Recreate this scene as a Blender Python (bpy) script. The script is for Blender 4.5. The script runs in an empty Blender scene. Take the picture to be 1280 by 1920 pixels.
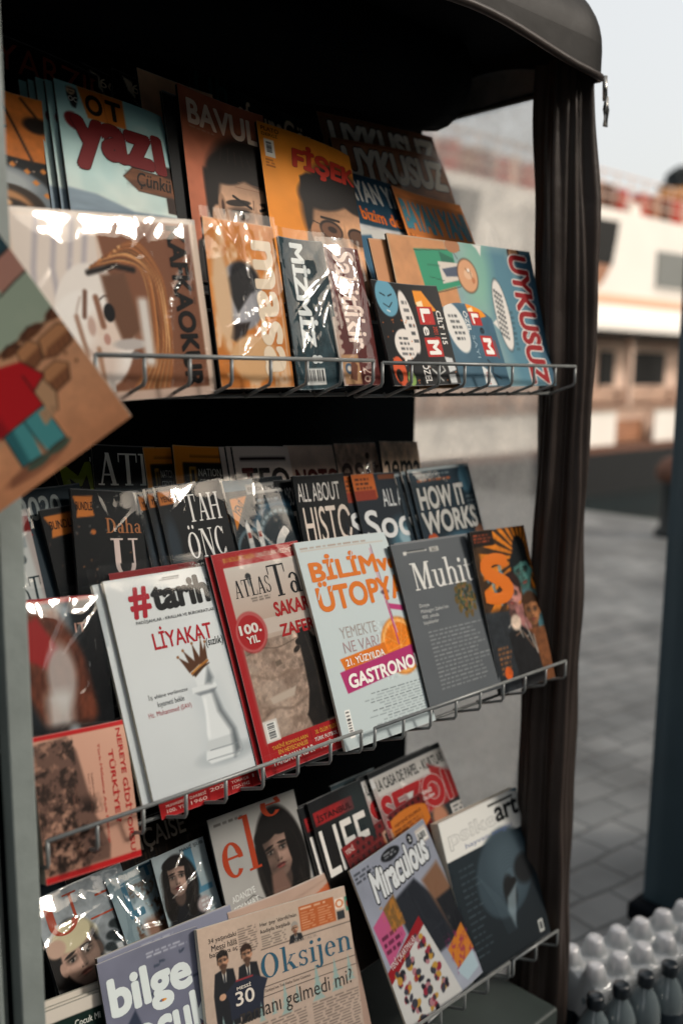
import bpy, math, random
import numpy as np
from mathutils import Matrix, Vector
R = math.radians
SC = bpy.context.scene
COL = SC.collection

# ------------------------------------------------------------------ camera, sky, sun, exposure
cam_d = bpy.data.cameras.new('camera'); cam = bpy.data.objects.new('camera', cam_d); COL.objects.link(cam)
cam_d.sensor_fit = 'VERTICAL'; cam_d.sensor_height = 36; cam_d.sensor_width = 24; cam_d.lens = 34.61
cam_d.clip_start = 0.05; cam_d.clip_end = 3000
rt, up, fw = Vector((.714362, -.699597, .015857)), Vector((.092067, .116425, .988923)), Vector((.693694, .704989, -.147579))
cam.matrix_world = Matrix(((rt.x, up.x, -fw.x, 0), (rt.y, up.y, -fw.y, 0), (rt.z, up.z, -fw.z, 1.5), (0, 0, 0, 1)))
cam_d.dof.use_dof = True; cam_d.dof.focus_distance = 1.33; cam_d.dof.aperture_fstop = 2.2; cam_d.dof.aperture_blades = 9
SC.camera = cam
SUN_EL, SUN_AZ = R(33), R(-50)           # azimuth measured from +X towards +Y; the light comes from in front of the stall
w = bpy.data.worlds.new('World'); SC.world = w; w.use_nodes = True
nt = w.node_tree; bg = nt.nodes['Background']
sky = nt.nodes.new('ShaderNodeTexSky'); sky.sky_type = 'NISHITA'; sky.sun_disc = False
sky.sun_elevation = SUN_EL; sky.sun_rotation = R(90) - SUN_AZ
sky.air_density = 1.0; sky.dust_density = 8.0; sky.ozone_density = 1.0
veil = nt.nodes.new('ShaderNodeMix'); veil.data_type = 'RGBA'; veil.inputs[0].default_value = .6      # thin high cloud whitens the blue
nt.links.new(sky.outputs[0], veil.inputs[6]); veil.inputs[7].default_value = (6.1, 6.1, 5.85, 1)
nt.links.new(veil.outputs[2], bg.inputs[0]); bg.inputs[1].default_value = .12
sd = bpy.data.lights.new('sun', 'SUN'); sun = bpy.data.objects.new('sun', sd); COL.objects.link(sun)
sd.energy = 1.4; sd.angle = R(10); sd.color = (1, .93, .84)
sdir = Vector((math.cos(SUN_EL) * math.cos(SUN_AZ), math.cos(SUN_EL) * math.sin(SUN_AZ), math.sin(SUN_EL)))
sun.rotation_euler = sdir.to_track_quat('Z', 'Y').to_euler(); sun.location = (0, -5, 12)
SC.view_settings.view_transform = 'Standard'; SC.view_settings.look = 'None'
SC.view_settings.exposure = .62; SC.view_settings.gamma = 1
SC.render.engine = 'CYCLES'
SC.cycles.max_bounces = 8; SC.cycles.transparent_max_bounces = 24; SC.cycles.use_denoising = True
SC.cycles.caustics_reflective = False; SC.cycles.caustics_refractive = False

# ------------------------------------------------------------------ helpers
def lin(h):
    if isinstance(h, str):
        h = h.lstrip('#'); h = [int(h[i:i + 2], 16) / 255 for i in (0, 2, 4)]
    h = np.asarray(h, float)
    return np.where(h <= .04045, h / 12.92, ((h + .055) / 1.055) ** 2.4)
def srgb(h):
    h = h.lstrip('#'); return np.array([int(h[i:i + 2], 16) / 255 for i in (0, 2, 4)])

def mat(name, col=None, rough=.5, metal=0, spec=.5, coat=0, attr=None, noise=None, bump=None, alpha=None, trans=0):
    """procedural Principled; noise=(scale, amount, detail) mottles the colour, bump=(scale, strength)"""
    m = bpy.data.materials.new(name); m.use_nodes = True
    n = m.node_tree.nodes; l = m.node_tree.links; b = n['Principled BSDF']
    b.inputs['Roughness'].default_value = rough; b.inputs['Metallic'].default_value = metal
    b.inputs['Specular IOR Level'].default_value = spec; b.inputs['Coat Weight'].default_value = coat
    b.inputs['Transmission Weight'].default_value = trans
    src = None
    if attr:
        a = n.new('ShaderNodeAttribute'); a.attribute_name = attr; src = a.outputs['Color']
    elif col is not None:
        c = n.new('ShaderNodeRGB'); c.outputs[0].default_value = (*lin(col), 1); src = c.outputs[0]
    if noise:
        tc = n.new('ShaderNodeTexCoord'); t = n.new('ShaderNodeTexNoise')
        t.inputs['Scale'].default_value = noise[0]; t.inputs['Detail'].default_value = noise[2] if len(noise) > 2 else 5
        l.new(tc.outputs['Object'], t.inputs['Vector'])
        mr = n.new('ShaderNodeMapRange'); mr.inputs[1].default_value = .25; mr.inputs[2].default_value = .75
        mr.inputs[3].default_value = 1 - noise[1]; mr.inputs[4].default_value = 1 + noise[1]
        l.new(t.outputs['Fac'], mr.inputs[0])
        mx = n.new('ShaderNodeVectorMath'); mx.operation = 'SCALE'
        l.new(src, mx.inputs[0]); l.new(mr.outputs[0], mx.inputs['Scale']); src = mx.outputs[0]
        mr2 = n.new('ShaderNodeMapRange'); mr2.inputs[3].default_value = max(.02, rough - .12); mr2.inputs[4].default_value = min(1, rough + .12)
        l.new(t.outputs['Fac'], mr2.inputs[0]); l.new(mr2.outputs[0], b.inputs['Roughness'])
    if src is not None: l.new(src, b.inputs['Base Color'])
    if bump:
        tc = n.new('ShaderNodeTexCoord'); t = n.new('ShaderNodeTexNoise'); t.inputs['Scale'].default_value = bump[0]; t.inputs['Detail'].default_value = 4
        l.new(tc.outputs['Object'], t.inputs['Vector'])
        bp = n.new('ShaderNodeBump'); bp.inputs['Strength'].default_value = bump[1]; bp.inputs['Distance'].default_value = .01
        l.new(t.outputs['Fac'], bp.inputs['Height']); l.new(bp.outputs[0], b.inputs['Normal'])
    return m

def link(name, me, m=None, parent=None):
    o = bpy.data.objects.new(name, me); COL.objects.link(o)
    if m is not None:
        for k in (m if isinstance(m, (list, tuple)) else [m]): me.materials.append(k)
    if parent: o.parent = parent
    return o
def empty(name, loc=(0, 0, 0)):
    o = bpy.data.objects.new(name, None); o.location = loc; o.empty_display_size = .05; COL.objects.link(o); return o
def tag(o, label=None, cat=None, group=None, kind=None):
    if label: o['label'] = label
    if cat: o['category'] = cat
    if group: o['group'] = group
    if kind: o['kind'] = kind
    return o

class MB:
    """collects boxes, tubes, lathes, grids into one mesh"""
    def __init__(s): s.v = []; s.f = []; s.sm = []
    def add(s, vs, fs, smooth=False):
        b = len(s.v); s.v += [tuple(map(float, p)) for p in vs]; s.f += [tuple(b + i for i in f) for f in fs]; s.sm += [smooth] * len(fs)
    def box(s, a, b, M=None, bev=0):
        (x0, y0, z0), (x1, y1, z1) = a, b
        vs = [(x, y, z) for x in (x0, x1) for y in (y0, y1) for z in (z0, z1)]
        if M is not None: vs = [tuple(M @ Vector(p)) for p in vs]
        s.add(vs, [(0, 1, 3, 2), (4, 6, 7, 5), (0, 4, 5, 1), (2, 3, 7, 6), (0, 2, 6, 4), (1, 5, 7, 3)])
    def tube(s, pts, r, n=8, cap=True, closed=False):
        P = [Vector(p) for p in pts]; rings = []; N = len(P); vs = []
        rr = r if isinstance(r, (list, tuple)) else [r] * N
        for i, p in enumerate(P):
            t = ((P[(i + 1) % N] if i + 1 < N or closed else p) - (P[i - 1] if i or closed else p)).normalized()
            a = t.cross(Vector((0, 0, 1)))
            if a.length < .05: a = t.cross(Vector((0, 1, 0)))
            a.normalize(); b = t.cross(a)
            vs += [tuple(p + (a * math.cos(q) + b * math.sin(q)) * rr[i]) for q in [2 * math.pi * k / n for k in range(n)]]
        fs = [(i * n + k, i * n + (k + 1) % n, ((i + 1) % N) * n + (k + 1) % n, ((i + 1) % N) * n + k) for i in range(N if closed else N - 1) for k in range(n)]
        if cap and not closed: fs += [tuple(range(n))[::-1], tuple((N - 1) * n + k for k in range(n))]
        s.add(vs, fs, True)
    def lathe(s, prof, c=(0, 0, 0), n=20):
        vs = [(c[0] + r * math.cos(2 * math.pi * k / n), c[1] + r * math.sin(2 * math.pi * k / n), c[2] + z) for r, z in prof for k in range(n)]
        fs = [(i * n + k, i * n + (k + 1) % n, (i + 1) * n + (k + 1) % n, (i + 1) * n + k) for i in range(len(prof) - 1) for k in range(n)]
        fs += [tuple(range(n))[::-1], tuple((len(prof) - 1) * n + k for k in range(n))]
        s.add(vs, fs, True)
    def prism(s, pts, d):
        """polygon pts extruded by vector d"""
        n = len(pts); vs = list(pts) + [tuple(Vector(p) + Vector(d)) for p in pts]
        s.add(vs, [tuple(range(n)), tuple(range(2 * n - 1, n - 1, -1))] + [(i, n + i, n + (i + 1) % n, (i + 1) % n) for i in range(n)])
    def grid(s, fn, nu, nv, smooth=True, closed=False):
        vs = [fn(i / nu, j / nv) for i in range(nu + (0 if closed else 1)) for j in range(nv + 1)]
        m = nv + 1; N = nu + (0 if closed else 1)
        s.add(vs, [(i * m + j, ((i + 1) % N) * m + j, ((i + 1) % N) * m + j + 1, i * m + j + 1) for i in range(nu) for j in range(nv)], smooth)
    def build(s, name, m, parent=None, bevel=0, origin=None):
        me = bpy.data.meshes.new(name)
        v = s.v
        if origin is not None: v = [(p[0] - origin[0], p[1] - origin[1], p[2] - origin[2]) for p in v]
        me.from_pydata(v, [], s.f); me.polygons.foreach_set('use_smooth', s.sm); me.update()
        o = link(name, me, m, parent)
        if origin is not None: o.location = origin
        if bevel:
            b = o.modifiers.new('bevel', 'BEVEL'); b.width = bevel; b.segments = 3; b.limit_method = 'ANGLE'
        return o

# ------------------------------------------------------------------ lettering
_tc = bpy.data.curves.new('lettering', 'FONT'); _to = bpy.data.objects.new('lettering', _tc); COL.objects.link(_to)
_tcache = {}
def glyphs(s, bold=0, shear=0):
    k = (s, round(bold, 4), shear)
    if k not in _tcache:
        _tc.body = s; _tc.offset = bold; _tc.shear = shear; _tc.resolution_u = 4 if len(s) < 14 else 2
        bpy.context.view_layer.update()
        ev = _to.evaluated_get(bpy.context.evaluated_depsgraph_get()); me = ev.to_mesh(); me.calc_loop_triangles()
        v = np.empty(len(me.vertices) * 3); me.vertices.foreach_get('co', v); v = v.reshape(-1, 3)[:, :2].copy()
        t = np.empty(len(me.loop_triangles) * 3, np.int32); me.loop_triangles.foreach_get('vertices', t)
        _tcache[k] = (v, t.reshape(-1, 3).copy()); ev.to_mesh_clear()
    return _tcache[k]

# a small serif alphabet made of stems, arcs and serifs: r = rect, d = slanted stem, o = arc of an ellipse
_s = lambda x, w=.34: ('r', x, 0, x + w, .045)
_t = lambda x, y=.955, w=.34: ('r', x, y, x + w, y + .045)
SERIF = {
 'A': (.86, [('d', .1, 0, .4, 1, .07), ('d', .62, 0, .36, 1, .17), ('r', .2, .3, .6, .35), _s(0, .26), _s(.52, .34)]),
 'T': (.84, [('r', .34, 0, .5, 1), ('r', .02, .95, .82, 1), ('r', .02, .72, .06, 1), ('r', .78, .72, .82, 1), _s(.25, .34)]),
 'L': (.72, [('r', .12, 0, .28, 1), _t(.02), _s(.02, .66), ('r', .64, 0, .68, .28)]),
 'S': (.64, [('o', .31, .745, .25, .255, 20, 265, .1, .06), ('o', .31, .255, .27, .255, 85, -160, .11, .06), ('r', .5, .72, .54, .98), ('r', .04, .02, .08, .3)]),
 'U': (.86, [('r', .1, .34, .27, 1), ('r', .66, .34, .72, 1), ('o', .41, .34, .31, .34, 180, 360, .13, .06), _t(.0, w=.38), _t(.54, w=.3)]),
 'D': (.86, [('r', .1, 0, .26, 1), ('o', .26, .5, .52, .5, -90, 90, .17, .05), _t(0, w=.28), _s(0, .28)]),
 'H': (.94, [('r', .1, 0, .26, 1), ('r', .66, 0, .82, 1), ('r', .2, .48, .7, .53), _s(.01), _t(.01), _s(.57), _t(.57)]),
 'N': (.94, [('r', .12, 0, .18, 1), ('r', .74, 0, .8, 1), ('d', .66, 0, .12, 1, .18), _s(.02, .26), _t(.0, w=.24), _t(.64, w=.28)]),
 'O': (.92, [('o', .44, .5, .4, .52, 0, 360, .17, .05)]),
 'Ö': (.92, [('o', .44, .46, .4, .47, 0, 360, .17, .05), ('o', .3, 1.1, .07, .07, 0, 360, .069, .069), ('o', .58, 1.1, .07, .07, 0, 360, .069, .069)]),
 'C': (.82, [('o', .44, .5, .4, .52, 40, 320, .17, .05), ('r', .7, .72, .74, .98), ('r', .7, .04, .74, .24)]),
 'E': (.76, [('r', .12, 0, .28, 1), _t(.02, w=.66), _s(.02, .68), ('r', .2, .48, .52, .53), ('r', .64, .76, .68, 1), ('r', .66, 0, .7, .26), ('r', .49, .38, .53, .63)]),
 'M': (1.1, [('r', .12, 0, .18, 1), ('r', .8, 0, .97, 1), ('d', .46, 0, .14, 1, .17), ('d', .46, 0, .82, 1, .08), _s(.02, .26), _s(.72, .33), _t(0, w=.3), _t(.8, w=.27)]),
 'I': (.4, [('r', .12, 0, .28, 1), _s(.02, .36), _t(.02, w=.36)]),
 'V': (.86, [('d', .36, 0, .06, 1, .17), ('d', .4, 0, .72, 1, .06), _t(0, w=.34), _t(.6, w=.26)]),
 'R': (.86, [('r', .1, 0, .26, 1), ('o', .26, .75, .38, .25, -90, 90, .17, .05), ('d', .66, 0, .36, .5, .17), _s(0), _t(0, w=.28), _s(.64, .22)]),
 'a': (.6, [('o', .24, .19, .2, .2, 0, 360, .12, .05), ('r', .36, .04, .5, .46), ('o', .27, .44, .23, .22, 0, 165, .12, .05), ('r', .36, 0, .58, .045)]),
 'h': (.74, [('r', .1, 0, .24, 1.05), ('o', .37, .42, .25, .24, 0, 150, .14, .06), ('r', .48, 0, .62, .44), _s(.01, .3), _s(.42, .28), _t(0, 1.0, .2)]),
 'u': (.74, [('r', .1, .2, .24, .64), ('r', .48, 0, .62, .64), ('o', .34, .2, .24, .22, 180, 345, .14, .06), _t(0, .6, .22), _t(.38, .6, .22), _s(.5, .2)]),
 'i': (.36, [('r', .1, 0, .24, .64), _s(.01, .32), _t(.01, .6, .2), ('o', .17, .86, .085, .085, 0, 360, .084, .084)]),
 'ı': (.36, [('r', .1, 0, .24, .64), _s(.01, .32), _t(.01, .6, .2)]),
 't': (.46, [('r', .12, .15, .26, .86), ('r', .02, .59, .44, .64), ('o', .29, .16, .17, .17, 180, 320, .14, .06)]),
 'r': (.52, [('r', .1, 0, .24, .64), ('o', .34, .4, .2, .25, 40, 150, .13, .08), _s(.01, .32), _t(.01, .6, .2)]),
 'k': (.74, [('r', .1, 0, .24, 1.05), ('d', .24, .26, .5, .62, .06), ('d', .52, 0, .3, .36, .16), _s(.01, .3), _s(.46, .28), _t(.4, .6, .28), _t(0, 1.0, .2)]),
 's': (.52, [('o', .25, .475, .19, .185, 20, 265, .09, .055), ('o', .25, .165, .2, .18, 85, -160, .1, .055), ('r', .4, .44, .435, .64), ('r', .05, 0, .085, .2)]),
 'j': (.34, [('r', .1, -.12, .24, .64), ('o', .04, -.12, .2, .2, 200, 360, .14, .06), _t(.01, .6, .2), ('o', .17, .86, .085, .085, 0, 360, .084, .084)]),
 'e': (.6, [('o', .29, .32, .26, .335, 20, 320, .14, .05), ('r', .08, .34, .55, .385), ('o', .29, .32, .26, .335, 0, 40, .12, .05)]),
 'n': (.74, [('r', .1, 0, .24, .64), ('o', .37, .42, .25, .24, 0, 150, .14, .06), ('r', .48, 0, .62, .44), _s(.01, .3), _s(.42, .28), _t(.0, .6, .2)]),
 'l': (.36, [('r', .1, 0, .24, 1.05), _s(.01, .32), _t(0, 1.0, .2)]),
 'o': (.64, [('o', .31, .32, .28, .34, 0, 360, .14, .05)]),
 'p': (.68, [('r', .1, -.3, .24, .64), ('o', .32, .32, .28, .34, -140, 140, .14, .05), ('r', .01, -.3, .33, -.255)]),
 'b': (.68, [('r', .1, 0, .24, 1.05), ('o', .32, .32, .28, .34, -140, 140, .14, .05)]),
 'd': (.7, [('r', .46, 0, .6, 1.05), ('o', .34, .32, .28, .34, 40, 320, .14, .05), _t(.36, 1.0, .2), _s(.5, .2)]),
 'g': (.66, [('o', .3, .4, .24, .26, 0, 360, .12, .05), ('o', .3, -.08, .27, .2, 0, 360, .07, .06), ('d', .14, .06, .2, .2, .08)]),
 'm': (1.1, [('r', .1, 0, .24, .64), ('o', .36, .42, .24, .24, 0, 150, .14, .06), ('r', .46, 0, .6, .44), ('o', .72, .42, .24, .24, 0, 150, .14, .06), ('r', .82, 0, .96, .44), _s(.01, .3), _s(.4, .26), _s(.76, .28)]),
 'y': (.66, [('d', .3, 0, .06, .64, .15), ('d', .2, -.28, .54, .64, .06), _t(0, .6, .28), _t(.42, .6, .22)]),
 'v': (.66, [('d', .3, 0, .06, .64, .15), ('d', .3, 0, .54, .64, .06), _t(0, .6, .28), _t(.42, .6, .22)]),
 ' ': (.35, []), '?': (.5, [('o', .22, .78, .2, .22, -70, 190, .12, .06), ('r', .2, .24, .3, .6), ('o', .25, .08, .08, .08, 0, 360, .079, .079)]),
}
def serif(s, bold=0, shear=0):
    vs = []; ts = []; x = 0
    for ch in s:
        adv, pr = SERIF.get(ch, SERIF['o'])
        for p in pr:
            b = len(vs)
            if p[0] == 'r':
                vs += [(x + p[1], p[2]), (x + p[3], p[2]), (x + p[3], p[4]), (x + p[1], p[4])]; ts += [(b, b + 1, b + 2), (b, b + 2, b + 3)]
            elif p[0] == 'd':
                vs += [(x + p[1], p[2]), (x + p[1] + p[5], p[2]), (x + p[3] + p[5], p[4]), (x + p[3], p[4])]; ts += [(b, b + 1, b + 2), (b, b + 2, b + 3)]
            else:
                _, cx, cy, rx, ry, a0, a1, tx, ty = p; n = 18
                for i in range(n + 1):
                    a = R(a0 + (a1 - a0) * i / n); c, q = math.cos(a), math.sin(a)
                    vs += [(x + cx + rx * c, cy + ry * q), (x + cx + (rx - tx) * c, cy + (ry - ty) * q)]
                for i in range(n):
                    k = b + 2 * i; ts += [(k, k + 1, k + 3), (k, k + 3, k + 2)]
        x += adv * 1.04
    v = np.array(vs, float); v[:, 0] += shear * v[:, 1]
    return v, np.array(ts, np.int32)

# ------------------------------------------------------------------ printed artwork: colours painted on the vertices of a fine sheet
class Art:
    def __init__(s, W, H, cell=.0017, ext=1.0, base='#cccccc', seed=0):
        s.W, s.H, s.We = W, H, W * ext
        s.nx = max(6, int(s.We / cell)); s.ny = max(6, int(H / cell))
        s.X, s.Y = np.meshgrid(np.linspace(0, s.We, s.nx + 1), np.linspace(0, H, s.ny + 1))   # Y from the top
        s.C = np.zeros(s.X.shape + (3,)) + srgb(base); s.txt = []; s.rng = np.random.default_rng(seed)
        s.px = cell
    def _mix(s, m, c, a):
        m = (np.clip(m, 0, 1) * a)[..., None]; s.C = s.C * (1 - m) + (srgb(c) if isinstance(c, str) else np.asarray(c)) * m
    def box(s, u0, v0, u1, v1, soft=None):
        q = soft or s.px
        f = lambda x, a, b: np.clip((x - a) / q + .5, 0, 1) * np.clip((b - x) / q + .5, 0, 1)
        return f(s.X, u0 * s.W, u1 * s.W) * f(s.Y, v0 * s.H, v1 * s.H)
    def rect(s, u0, v0, u1, v1, c, a=1, soft=None): s._mix(s.box(u0, v0, u1, v1, soft), c, a)
    def grad(s, c0, c1, v0=0, v1=1, u0=-1, u1=9, ax='v', a=1):
        t = (s.Y / s.H - v0) / (v1 - v0) if ax == 'v' else (s.X / s.W - u0) / (u1 - u0)
        t = np.clip(t, 0, 1)[..., None]; g = srgb(c0) * (1 - t) + srgb(c1) * t
        m = (s.box(u0, v0, u1, v1) * a)[..., None]; s.C = s.C * (1 - m) + g * m
    def em(s, x, y, rx, ry, c, rot=0, a=1, soft=.15, clip=None):
        """ellipse in metres"""
        q = R(rot); dx, dy = s.X - x, s.Y - y
        d = np.sqrt(((dx * math.cos(q) + dy * math.sin(q)) / rx) ** 2 + ((-dx * math.sin(q) + dy * math.cos(q)) / ry) ** 2)
        m = np.clip((1 - d) / max(soft, s.px / min(rx, ry)) + .5, 0, 1)
        if clip is not None: m = m * clip
        s._mix(m, c, a); return m
    def ell(s, u, v, ru, rv, c, rot=0, a=1, soft=.1): return s.em(u * s.W, v * s.H, ru * s.W, rv * s.H, c, rot, a, soft)
    def poly(s, pts, c, a=1, soft=None, clip=None):
        P = np.array([(u * s.W, v * s.H) for u, v in pts]); ins = np.zeros(s.X.shape, bool); dist = np.full(s.X.shape, 1e9)
        for i in range(len(P)):
            (x0, y0), (x1, y1) = P[i], P[(i + 1) % len(P)]
            if y0 != y1:
                ins ^= ((y0 > s.Y) != (y1 > s.Y)) & (s.X < (x1 - x0) * (s.Y - y0) / (y1 - y0) + x0)
            L = (x1 - x0) ** 2 + (y1 - y0) ** 2 + 1e-12
            t = np.clip(((s.X - x0) * (x1 - x0) + (s.Y - y0) * (y1 - y0)) / L, 0, 1)
            dist = np.minimum(dist, np.hypot(s.X - x0 - t * (x1 - x0), s.Y - y0 - t * (y1 - y0)))
        q = soft or s.px; m = np.clip(np.where(ins, dist, -dist) / q + .5, 0, 1)
        if clip is not None: m = m * clip
        s._mix(m, c, a); return m
    def line(s, pts, w, c, a=1, soft=None):
        """polyline, width in mm"""
        P = [(u * s.W, v * s.H) for u, v in pts]; dist = np.full(s.X.shape, 1e9)
        for (x0, y0), (x1, y1) in zip(P, P[1:]):
            L = (x1 - x0) ** 2 + (y1 - y0) ** 2 + 1e-12
            t = np.clip(((s.X - x0) * (x1 - x0) + (s.Y - y0) * (y1 - y0)) / L, 0, 1)
            dist = np.minimum(dist, np.hypot(s.X - x0 - t * (x1 - x0), s.Y - y0 - t * (y1 - y0)))
        q = soft or s.px; s._mix(np.clip((w * .0005 - dist) / q + .5, 0, 1), c, a)
    def curve(s, pts, w, c, a=1, soft=None, n=5):
        """smooth stroke through the points"""
        P = [pts[0]] + list(pts) + [pts[-1]]; o = []
        for p0, p1, p2, p3 in zip(P, P[1:], P[2:], P[3:]):
            for k in range(n):
                t = k / n; o.append(tuple(.5 * (2 * p1[i] + (p2[i] - p0[i]) * t + (2 * p0[i] - 5 * p1[i] + 4 * p2[i] - p3[i]) * t * t + (3 * p1[i] - p0[i] - 3 * p2[i] + p3[i]) * t ** 3) for i in (0, 1)))
        s.line(o + [pts[-1]], w, c, a, soft)
    def vnoise(s, mm, seed, sx=1, sy=1):
        g = np.random.default_rng(seed); n = 64; G = g.random((n, n))
        x, y = s.X / (mm * .001 * sx) + 7.3, s.Y / (mm * .001 * sy) + 3.1
        i, j = np.floor(x).astype(int), np.floor(y).astype(int); fx, fy = x - i, y - j
        fx, fy = fx * fx * (3 - 2 * fx), fy * fy * (3 - 2 * fy); g = lambda a, b: G[(j + b) % n, (i + a) % n]
        return (g(0, 0) * (1 - fx) + g(1, 0) * fx) * (1 - fy) + (g(0, 1) * (1 - fx) + g(1, 1) * fx) * fy
    def fbm(s, mm, seed, sx=1, sy=1): return .5 * s.vnoise(mm, seed, sx, sy) + .3 * s.vnoise(mm / 2.1, seed + 1, sx, sy) + .2 * s.vnoise(mm / 4.3, seed + 2, sx, sy)
    def mottle(s, mm, amt, seed=1, m=None, c=None, sx=1, sy=1):
        """multiply by noise, or lay colour c where the noise is high"""
        f = s.fbm(mm, seed, sx, sy); m = 1 if m is None else m
        if c is None: s.C = np.clip(s.C * (1 + ((f - .5) * 2 * amt * m)[..., None]), 0, 1)
        else: s._mix(np.clip((f - .5) * 6, 0, 1) * m, c, amt)
    def fine(s, u0, v0, u1, v1, n, c, a=.7, seed=5, ragged=.25, al='l'):
        """n lines of small print, too small to read"""
        g = np.random.default_rng(seed); dv = (v1 - v0) / n
        for k in range(n):
            L = (u1 - u0) * (1 - ragged * g.random()); o = {'l': 0, 'r': (u1 - u0) - L, 'c': ((u1 - u0) - L) / 2}[al]
            x = u0 + o
            while x < u0 + o + L:
                wd = min((.05 + .1 * g.random()) * .6, u0 + o + L - x)
                s.rect(x, v0 + dv * (k + .22), x + wd, v0 + dv * (k + .78), c, a * (.7 + .3 * g.random())); x += wd + .018
    def bars(s, u0, v0, u1, v1, vert=False, seed=3):
        s.rect(u0, v0, u1, v1, '#e8e6e0'); g = np.random.default_rng(seed); t = .06
        while t < .9:
            d = .03 + .06 * g.random()
            if vert: s.rect(u0 + (u1 - u0) * .12, v0 + (v1 - v0) * t, u0 + (u1 - u0) * .8, v0 + (v1 - v0) * (t + d), '#15171a', .9)
            else: s.rect(u0 + (u1 - u0) * t, v0 + (v1 - v0) * .08, u0 + (u1 - u0) * (t + d), v0 + (v1 - v0) * .78, '#15171a', .9)
            t += d + .03 + .05 * g.random()
    def T(s, body, u0, v0, u1, v1, c, b=0, f='s', r=0, sh=0, z=0, o=None, q=0):
        """lettering fitted to a box; r=-90 reads downwards, o=(colour, extra weight) is an outline, q tilts it in degrees"""
        if o: s.txt.append((body, (u0, v0, u1, v1), o[0], b + o[1], f, r, sh, z, q, b)); z += 1
        s.txt.append((body, (u0, v0, u1, v1), c, b, f, r, sh, z, q, b))
    def face(s, u, v, h, skin='#c99d80', hair='#1a1614', tilt=0, side=1, shade=.6, long=0, hat=None, mouth='#7a3b34', brow=1):
        """printed portrait; h = height of the face in metres, centre at u, v"""
        cx, cy = u * s.W, v * s.H; q = R(tilt); S = h
        def at(x, y): return cx + S * (x * math.cos(q) - y * math.sin(q)), cy + S * (x * math.sin(q) + y * math.cos(q))
        def E(x, y, rx, ry, c, rot=0, a=1, soft=.2, clip=None): return s.em(*at(x, y), rx * S, ry * S, c, tilt + rot, a, soft, clip)
        if long:
            E(0, .05, .52, .66, hair); E(-.32, .5, .25, .75 * long, hair, 6); E(.32, .5, .25, .75 * long, hair, -6)
        else: E(0, -.2, .47, .5, hair)
        dark = [x * .45 for x in srgb(skin)]; lite = np.clip(srgb(skin) * 1.12 + .03, 0, 1)
        E(0, .5, .2, .3, dark, soft=.3)
        if not long: E(-.4 * side, .05, .08, .13, dark); E(.4 * side, .05, .08, .13, skin)
        m = E(0, 0, .385, .5, skin, soft=.12)
        E(-.38 * side, .02, .3, .6, dark, a=shade, soft=.8, clip=m); E(.12 * side, -.12, .2, .22, lite, a=.5, soft=.9, clip=m)
        E(0, .42, .3, .16, dark, a=.45, soft=.8, clip=m)
        for k in (-1, 1):
            E(.17 * k, -.03, .13, .08, dark, a=.75, soft=.7); E(.17 * k, -.02, .075, .028, '#b9aea4', a=.55); E(.175 * k, -.02, .038, .038, '#15110f')
            E(.17 * k, -.055, .095, .014, '#120e0c', a=.85, rot=4 * k)
            if brow: E(.18 * k, -.125, .13, .028, hair, rot=7 * k, a=.9)
        E(-.05 * side, .1, .05, .13, dark, a=.55, soft=.8); E(.02, .17, .075, .04, dark, a=.65, soft=.6); E(.015 * side, .08, .025, .1, lite, a=.5, soft=.8)
        E(.1 * side, .14, .13, .1, lite, a=.35, soft=.9, clip=m); E(-.2 * side, .2, .14, .2, dark, a=.4, soft=.9, clip=m); E(0, -.3, .34, .12, dark, a=.35, soft=.9, clip=m)
        if long:      # strands of hair
            g9 = random.Random(int(cx * 1e5)); hl = np.clip(srgb(hair) * 1.9 + .05, 0, 1)
            for k in range(16):
                sg = -1 if k % 2 else 1; x0 = sg * g9.uniform(.05, .3); x1 = sg * g9.uniform(.38, .62); pts = [at(x0, -.55), at(x1 * .9, -.2), at(x1, .3), at(x1 * g9.uniform(.8, 1.2), .9 * long)]
                s.curve([(p[0] / s.W, p[1] / s.H) for p in pts], 1.1, hl, .55)
        E(0, .275, .12, .03, [x * .8 for x in srgb(mouth)], soft=.4); E(0, .31, .1, .033, np.clip(srgb(mouth) * 1.25, 0, 1), soft=.4); E(0, .288, .13, .009, '#2a1210', a=.85); E(.02, .305, .04, .012, lite, a=.35, soft=.8)
        for k in (-1, 1): E(.045 * k, .185, .02, .013, '#20120e', a=.7, soft=.5); E(.17 * k, -.075, .12, .012, dark, a=.6, rot=6 * k); E(.19 * k, -.027, .01, .01, '#d8d0c8', a=.7); E(.24 * k, .12, .12, .1, lite, a=.25, soft=.95, clip=m)
        E(.0, .02, .02, .16, dark, a=.3, soft=.8, rot=4 * side); s.mottle(5, .05, 77, m); E(0, .35, .1, .02, dark, a=.5, soft=.8)
        if hat is None:
            E(-.12 * side, -.44, .36, .17, hair, rot=-12 * side, soft=.2); E(.2 * side, -.42, .25, .14, hair, rot=18 * side, soft=.2)
            if long: E(-.39, .05, .1, .5, hair, soft=.3); E(.39, .05, .1, .5, hair, soft=.3)
        else: E(0, -.42, .44, .26, hat)
        return at

M = {}
M['print'] = mat('printed_gloss', attr='Col', rough=.5, spec=.1)
M['matte'] = mat('printed_matte', attr='Col', rough=.75, spec=.25)
M['paper'] = mat('page_edges', '#c9c2b4', rough=.85, spec=.2, noise=(900, .18, 2))
M['darkpaper'] = mat('dark_spine', '#14181b', rough=.45, noise=(300, .3, 2))

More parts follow.
